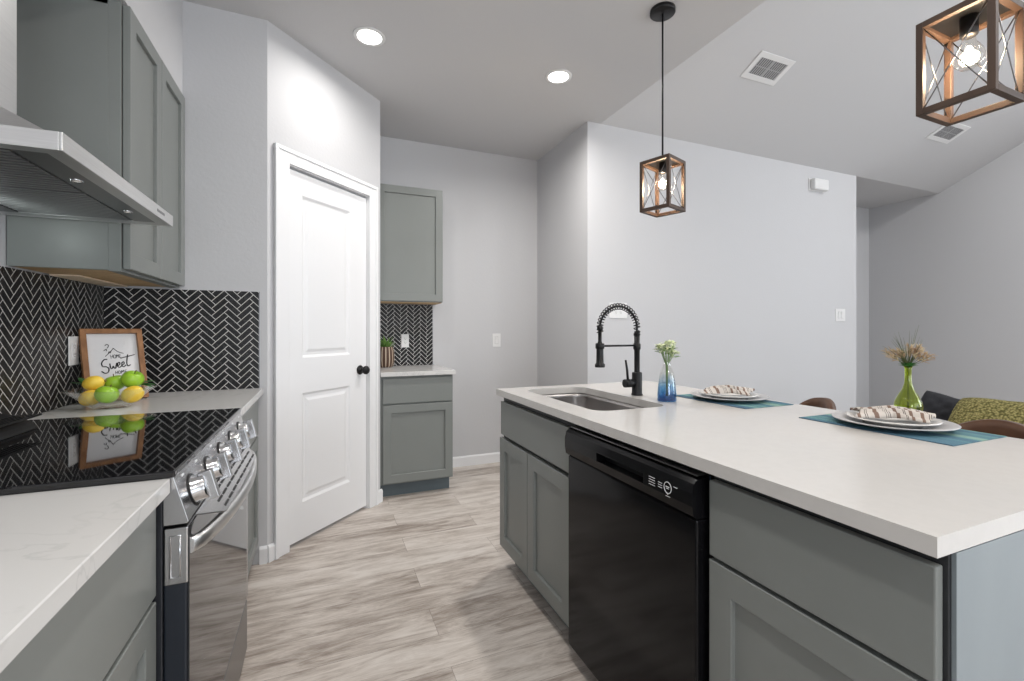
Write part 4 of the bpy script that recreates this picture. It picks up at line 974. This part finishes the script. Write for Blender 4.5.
def napkin_mat():
    m = mat('striped_linen', (0.55, 0.5, 0.45, 1), 0.9); N = m.node_tree; B = N.nodes['Principled BSDF']; L = N.links.new
    at = N.nodes.new('ShaderNodeUVMap'); sx = N.nodes.new('ShaderNodeSeparateXYZ'); L(at.outputs[0], sx.inputs[0])
    r = N.nodes.new('ShaderNodeValToRGB'); r.color_ramp.interpolation = 'CONSTANT'; e = r.color_ramp.elements
    base = srgb(196, 190, 184); br = srgb(124, 103, 92); dk = srgb(88, 80, 76)
    st = [(0, base), (0.07, br), (0.12, base), (0.17, dk), (0.18, base), (0.195, dk), (0.205, base), (0.30, br), (0.36, base), (0.46, dk), (0.47, base), (0.49, dk), (0.50, base), (0.52, dk), (0.53, base), (0.63, br), (0.70, base), (0.80, dk), (0.81, base), (0.83, dk), (0.84, base), (0.91, br), (0.96, base)]
    e[0].position, e[0].color = st[0]; e[1].position, e[1].color = st[-1]
    for p, c_ in st[1:-1]: q = e.new(p); q.color = c_
    fm = N.nodes.new('ShaderNodeMath'); fm.operation = 'MULTIPLY_ADD'; fm.inputs[1].default_value = 0.35; L(sx.outputs[1], fm.inputs[0]); f2 = N.nodes.new('ShaderNodeMath'); f2.operation = 'MULTIPLY_ADD'; f2.inputs[1].default_value = 1.15; L(sx.outputs[0], f2.inputs[0]); L(fm.outputs[0], f2.inputs[2]); f3 = N.nodes.new('ShaderNodeMath'); f3.operation = 'FRACT'; L(f2.outputs[0], f3.inputs[0]); L(f3.outputs[0], r.inputs[0]); L(r.outputs[0], B.inputs['Base Color']); return m
NAPM = napkin_mat()
def napkin(label, c, ang, seed):
    """a napkin gathered in the middle and fanned to both sides"""
    c = Vector(c); rnd = random.Random(seed); ca, sa = math.cos(ang), math.sin(ang); nu, nv = 40, 44
    bm = bmesh.new(); uvl = bm.loops.layers.uv.new('UVMap'); V = []
    ph = rnd.random()*6
    for i in range(nu+1):
        row = []; u = i/nu*2-1
        half = 0.024+0.042*abs(u)**0.9; hgt = 0.034*(1-0.45*abs(u))
        for j in range(nv+1):
            v = j/nv*2-1
            x = u*0.086+0.012*math.sin(3*v+ph)*abs(u); y = v*half
            ar_ = max(0.0, 1-v*v)**0.5
            z = 0.002+hgt*ar_*(0.55+0.45*abs(math.sin(v*4.5*PI/2+ph+0.5*u)))+0.002*math.sin(9*v+4*u)
            row.append(bm.verts.new((c.x+x*ca-y*sa, c.y+x*sa+y*ca, c.z+max(z, 0.0012))))
        V.append(row)
    for i in range(nu):
        for j in range(nv):
            f = bm.faces.new((V[i][j], V[i+1][j], V[i+1][j+1], V[i][j+1])); f.smooth = True
            for lp, (a_, b_) in zip(f.loops, ((i, j), (i+1, j), (i+1, j+1), (i, j+1))): lp[uvl].uv = (a_/nu, b_/nv)
    me = bpy.data.meshes.new('napkin'); 
    bmesh.ops.translate(bm, verts=bm.verts, vec=-c); bm.to_mesh(me); bm.free()
    o = bpy.data.objects.new('cloth_napkin', me); COL.objects.link(o); o.location = c; me.materials.append(NAPM)
    q = o.modifiers.new('solid', 'SOLIDIFY'); q.thickness = 0.0014; q.offset = 1
    tag(o, label, 'napkin'); return o
charger_p = [(0, 0), (0.085, 0), (0.092, 0.002), (0.120, 0.010), (0.150, 0.015), (0.1515, 0.017), (0.149, 0.0185), (0.119, 0.0135), (0.092, 0.006), (0.084, 0.0045), (0, 0.0045)]
dinner_p = [(0, 0), (0.070, 0), (0.072, 0.003), (0.088, 0.010), (0.112, 0.017), (0.1135, 0.019), (0.111, 0.0205), (0.087, 0.0145), (0.070, 0.007), (0, 0.006)]
for (cx, cy, where, mx0, mx1, my0, my1, an) in ((1.607, 0.840, 'nearest the viewpoint', 1.472, 1.738, 0.635, 1.040, 2.2), (1.590, 1.430, 'near the faucet', 1.452, 1.715, 1.232, 1.612, 2.35)):
    o = build(MB().box(mx0, my0, ZC+0.0002, mx1, my1, ZC+0.0025, 0.0006), 'placemat', MAT_)
    tag(o, 'teal striped woven placemat on the island, %s' % where, 'placemat')
    z = ZC+0.0029; l = Vector((cx, cy, z))
    b = MB(); b.lathe(charger_p, tuple(l), 64); o = build(b, 'charger_plate', CHG); tag(o, 'large pale grey charger plate under a white plate, %s' % where, 'plate')
    b = MB(); b.lathe(dinner_p, (cx, cy, z+0.0050), 64); o = build(b, 'dinner_plate', PLW); tag(o, 'white dinner plate holding a striped napkin, %s' % where, 'plate')
    napkin('gathered beige napkin with brown stripes on the plate %s' % where, (cx, cy, z+0.024), an, int(cy*100))

# ------------------------------------------------------------------ blue bottle vase with blossoms
VB = Vector((1.320, 1.500, ZC+0.0005))
t = thing('bottle_vase', 'small clear and blue glass bottle vase on the island behind the sink', 'vase', tuple(VB))
def blue_glass():
    m = glass('blue_shaded_glass', (0.1, 0.3, 0.5, 1), 0.03); N = m.node_tree; tr = [n for n in N.nodes if n.type == 'BSDF_TRANSPARENT'][0]
    tc = N.nodes.new('ShaderNodeTexCoord'); sx = N.nodes.new('ShaderNodeSeparateXYZ'); N.links.new(tc.outputs['Object'], sx.inputs[0])
    n = N.nodes.new('ShaderNodeTexNoise'); n.inputs['Scale'].default_value = 45; N.links.new(tc.outputs['Object'], n.inputs['Vector'])
    ad = N.nodes.new('ShaderNodeMath'); ad.operation = 'MULTIPLY_ADD'; ad.inputs[1].default_value = 0.11; N.links.new(n.outputs['Fac'], ad.inputs[0]); N.links.new(sx.outputs[2], ad.inputs[2])
    r = N.nodes.new('ShaderNodeValToRGB'); e = r.color_ramp.elements; e[0].position = 0.07; e[0].color = (0.22, 0.46, 0.68, 1); e[1].position = 0.165; e[1].color = (0.97, 0.97, 0.96, 1)
    q = e.new(0.10); q.color = (0.52, 0.72, 0.86, 1)
    N.links.new(ad.outputs[0], r.inputs[0]); N.links.new(r.outputs[0], tr.inputs[0]); return m
vp = [(0, 0), (0.036, 0), (0.0385, 0.004), (0.038, 0.03), (0.034, 0.075), (0.0285, 0.110), (0.021, 0.134), (0.0155, 0.142), (0.0145, 0.155), (0.019, 0.188)]
inner = [(r-0.003, z) for r, z in vp[:1:-1]]+[(0, 0.006)]
build(MB().lathe(vp+inner, tuple(VB), 36), 'glass_body', blue_glass(), t)
st = MB(); bl = MB(); blm = ramp_mat('pale_green_white_petals', [(0.3, (0.42, 0.52, 0.20, 1)), (0.6, (0.80, 0.84, 0.62, 1))], 60, 0.7); lfm = MB()
for k in range(15):
    a = k*2.4; rad = 0.010+0.024*((k % 4)/3); top = VB+Vector((rad*math.cos(a)*1.3, rad*math.sin(a)*1.3, 0.200+0.035*((k*7) % 5)/4))
    st.tube([VB+Vector((0.003*math.cos(a), 0.003*math.sin(a), 0.02)), VB+Vector((0.004*math.cos(a), 0.004*math.sin(a), 0.15)), top], 0.0011, 6)
    for q in range(9):
        v = Vector((random.gauss(0, 1), random.gauss(0, 1), random.gauss(0, 1)+0.4)).normalized(); leaf(bl, top, v, 0.021, 0.014, 0.3, n=4)
    v = Vector((math.cos(a), math.sin(a), 0.5)); leaf(lfm, top-Vector((0, 0, 0.02)), v, 0.026, 0.011, 0.2)
build(st, 'stems', SUC, t); build(bl, 'blossoms', blm, t, solid=0.0006); build(lfm, 'leaves', SUC, t, solid=0.0006)

# ------------------------------------------------------------------ bar stools
LEA = ramp_mat('brown_leather', [(0.3, (0.065, 0.030, 0.017, 1)), (0.7, (0.12, 0.058, 0.033, 1))], 12, 0.45)
def stool(label, x, y, rz, dz=0.0):
    t = thing('bar_stool', label, 'bar stool', (x, y, 0), rz, 'brown leather bar stools behind the island')
    k = dict(local=True)
    st_ = MB(); st_.box(-0.19, -0.20, 0.60+dz, 0.19, 0.20, 0.66+dz, 0.022, 4); build(st_, 'seat', LEA, t, **k)
    bk = MB(); W = 0.20; H = 0.24
    def fn(u, v):
        a = (u-0.5)*2; yy = a*W; top = 0.665+dz+H*math.sqrt(max(0, 1-abs(a)**2.0*0.995)) ; z = 0.665+dz+(top-0.665-dz)*v
        return (0.185-0.10*abs(a)**2, yy, z)
    bk.grid(fn, 28, 10); build(bk, 'backrest', LEA, t, local=True, solid=0.028)
    for sx in (-1, 1):
        for sy in (-1, 1):
            build(MB().tube([(sx*0.15, sy*0.15, 0.605+dz), (sx*0.20, sy*0.19, 0.0)], [0.013, 0.010], 12), 'leg', MBLK, t, **k)
    fr2 = MB(); q = [(sx*0.184, sy*0.176, 0.22) for sx, sy in ((-1, -1), (1, -1), (1, 1), (-1, 1))]; fr2.tube(q, 0.008, 8, closed=True, smooth=False); build(fr2, 'foot_rail', MBLK, t, **k)
    return t
stool('brown leather bar stool whose rounded back shows between the two plates', 1.812, 1.370, math.radians(-28), -0.004)
stool('brown leather bar stool at the right, before the green cushion', 1.80, 0.735, math.radians(0), 0.0)

# ------------------------------------------------------------------ side table with green vase
TX, TY, TZ = 3.12, 1.55, 0.690
t = thing('side_table', 'small round side table under the green vase behind the island', 'table', (TX, TY, 0))
DW = ramp_mat('dark_table_wood', [(0.3, (0.07, 0.045, 0.03, 1)), (0.7, (0.13, 0.085, 0.055, 1))], 8, 0.4, (1, 8, 1))
build(MB().lathe([(0, TZ-0.02), (0.115, TZ-0.02), (0.12, TZ-0.016), (0.12, TZ-0.003), (0.117, TZ), (0, TZ)], (TX, TY, 0), 40), 'tabletop', DW, t)
build(MB().lathe([(0, 0), (0.11, 0), (0.11, 0.012), (0.02, 0.02), (0.012, 0.05), (0.012, TZ-0.02), (0, TZ-0.02)], (TX, TY, 0), 32), 'pedestal', MBLK, t)
GV = Vector((TX, TY, TZ+0.0005))
t = thing('green_glass_vase', 'green glass bulb vase holding dried flowers behind the near plate', 'vase', tuple(GV))
gp = [(0, 0), (0.040, 0), (0.046, 0.005), (0.062, 0.035), (0.0665, 0.062), (0.062, 0.090), (0.046, 0.125), (0.028, 0.160), (0.0185, 0.195), (0.0165, 0.230), (0.0165, 0.275), (0.021, 0.292)]
gi = [(r-0.003, z) for r, z in gp[:1:-1]]+[(0, 0.008)]
build(MB().lathe(gp+gi, tuple(GV), 44), 'glass_body', glass('olive_green_glass', (0.80, 0.86, 0.34, 1), 0.03, 1.0), t)
gs = MB(); hd_ = MB(); gr = MB(); gl_ = MB()
DRY = ramp_mat('dried_pink_cream', [(0.3, (0.48, 0.30, 0.20, 1)), (0.7, (0.72, 0.62, 0.40, 1))], 30, 0.85)
GRS = ramp_mat('olive_grass', [(0.3, (0.07, 0.09, 0.035, 1)), (0.7, (0.20, 0.22, 0.10, 1))], 20, 0.7)
top0 = GV+Vector((0, 0, 0.285)); rnd = random.Random(3)
vr = Vector((0.9235, -0.3836, 0)); vd = Vector((0.3836, 0.9235, 0))
for k in range(22):
    sx = -0.105+0.21*k/21+rnd.uniform(-0.01, 0.01); hgt = 0.105-abs(sx)*0.35+rnd.uniform(-0.03, 0.02); dy = rnd.uniform(-0.05, 0.05)
    p1 = top0+vr*sx*0.4+vd*dy*0.4+Vector((0, 0, hgt*0.45)); p2 = top0+vr*sx+vd*dy+Vector((0, 0, hgt))
    gs.tube([GV+Vector((sx*0.05, dy*0.05, 0.02)), top0, p1, p2], 0.0012, 5)
    d_ = (p2-p1).normalized()
    for q in range(16):
        f_ = q/15; pp = p1.lerp(p2, 0.25+f_*0.85); v = (d_*0.9+Vector((rnd.gauss(0, .45), rnd.gauss(0, .45), rnd.gauss(0, .45)))).normalized(); leaf(hd_, pp, v, 0.030, 0.009, 0.1, n=3)
for k in range(26):
    sx = -1+rnd.random()*1.5; v = (vr*sx*0.75+vd*rnd.uniform(-0.4, 0.4)+Vector((0, 0, 0.75+rnd.random()*0.5))).normalized(); L_ = 0.13+0.11*rnd.random(); bend = rnd.uniform(0.0, 0.5)*(1 if k % 3 else 1.8)
    P = [top0+v*(L_*u)+(vr*(-0.35)+Vector((0, 0, -0.35)))*bend*L_*u*u*(1 if sx < 0.1 else -0.3) for u in (0, 0.25, 0.5, 0.75, 1)]
    gr.tube(P, [0.0014, 0.0016, 0.0013, 0.0009, 0.0004], 5)
for k in range(22):
    a = k*2.4; leaf(gl_, top0-Vector((0, 0, 0.004)), (math.cos(a), math.sin(a), 0.6+0.05*k), 0.050, 0.020, 0.25)
build(gs, 'stems', GRS, t); build(hd_, 'dried_flower_heads', DRY, t, solid=0.0006); build(gr, 'grass_blades', GRS, t); build(gl_, 'leaves', LEAF, t, solid=0.0006)

# ------------------------------------------------------------------ sofa and cushions
SOF = mat('charcoal_sofa_fabric', (0.10, 0.10, 0.11), 0.9, noise=0.1, nscale=90)
t = thing('sofa', 'low charcoal sofa beyond the island carrying two cushions', 'sofa', (3.85, 0.95, 0))
build(MB().box(3.42, -0.05, 0.10, 4.30, 2.12, 0.22, 0.02, 3), 'base', SOF, t)
build(MB().box(3.36, -0.05, 0.10, 3.54, 2.12, 0.565, 0.03, 3), 'backrest', SOF, t)
for ya, yb in ((0.10, 1.025), (1.035, 1.96)): build(MB().box(3.55, ya, 0.222, 4.30, yb, 0.335, 0.03, 3), 'seat_cushion', SOF, t)
for ya, yb in ((-0.06, 0.09), (1.97, 2.12)): build(MB().box(3.545, ya, 0.222, 4.28, yb, 0.46, 0.03, 3), 'armrest', SOF, t)
for x, y in ((3.45, 0.03), (4.22, 0.03), (3.45, 2.04), (4.22, 2.04)): build(MB().cyl((x, y, 0), (x, y, 0.11), 0.02, 0.026, 14), 'leg', DW, t)
def cushion(name, label, M, s, th, m, pinch=0.10, nz=0.0):
    b = bmesh.new(); n = 26
    for sg in (1, -1):
        V = []
        for i in range(n+1):
            row = []
            for j in range(n+1):
                u, v = i/n*2-1, j/n*2-1
                e = max(0, (1-abs(u)**3)*(1-abs(v)**3)); z = sg*th/2*e**0.45
                if sg > 0 or True: z += nz*math.sin(13*u+5*v)*math.cos(11*v)*e
                x = u*s/2*(1-pinch*(1-v*v)*0+0.06*abs(u)*abs(v)-pinch*0.5*(1-v*v)*abs(u)); y = v*s/2*(1+0.06*abs(u)*abs(v)-pinch*0.5*(1-u*u)*abs(v))
                qq = 1-0.13*(abs(u)*abs(v))**2.2; row.append(b.verts.new((x*qq, y*qq, z)))
            V.append(row)
        for i in range(n):
            for j in range(n): b.faces.new((V[i][j], V[i+1][j], V[i+1][j+1], V[i][j+1])).smooth = True
    bmesh.ops.remove_doubles(b, verts=b.verts, dist=1e-4); bmesh.ops.recalc_face_normals(b, faces=b.faces)
    mm = MB(M); mm._merge(b); t_ = tuple(M.translation)
    o = build(mm, name, m); return tag(o, label, 'cushion')
KNIT = mat('chunky_green_weave', (0.13, 0.14, 0.03, 1), 0.9)
def knit():
    N = KNIT.node_tree; B = N.nodes['Principled BSDF']; tc = [n for n in N.nodes if n.type == 'TEX_COORD'][0]; L = N.links.new
    v = N.nodes.new('ShaderNodeTexVoronoi'); v.inputs['Scale'].default_value = 85; L(tc.outputs['Object'], v.inputs['Vector'])
    r = N.nodes.new('ShaderNodeValToRGB'); e = r.color_ramp.elements; e[0].position = 0.15; e[0].color = srgb(168, 158, 102); e[1].position = 0.75; e[1].color = srgb(84, 80, 36)
    L(v.outputs['Distance'], r.inputs[0]); L(r.outputs[0], B.inputs['Base Color'])
    u = N.nodes.new('ShaderNodeBump'); u.inputs['Strength'].default_value = 0.8; u.inputs['Distance'].default_value = 0.008; u.invert = True; L(v.outputs['Distance'], u.inputs['Height']); L(u.outputs[0], B.inputs['Normal'])
knit()
def MC(loc, ax, lean_, roll): # a cushion standing on edge, facing -X toward the island, leaning
    return Matrix.Translation(loc) @ Matrix.Rotation(ax, 4, 'Z') @ Matrix.Rotation(lean_, 4, 'Y') @ Matrix.Rotation(roll, 4, 'Z')
cushion('cushion', 'chunky olive green woven cushion on the sofa beyond the island', MC((3.78, 1.420, 0.560), 0, math.radians(-45), 0.0), 0.52, 0.18, KNIT)
cushion('cushion', 'dark charcoal cushion between the green vase and the green cushion', MC((4.00, 1.775, 0.575), 0.25, math.radians(-66), -0.28), 0.34, 0.13, mat('black_cotton', (0.022, 0.023, 0.028), 0.85, noise=0.2, nscale=30), nz=0.006)
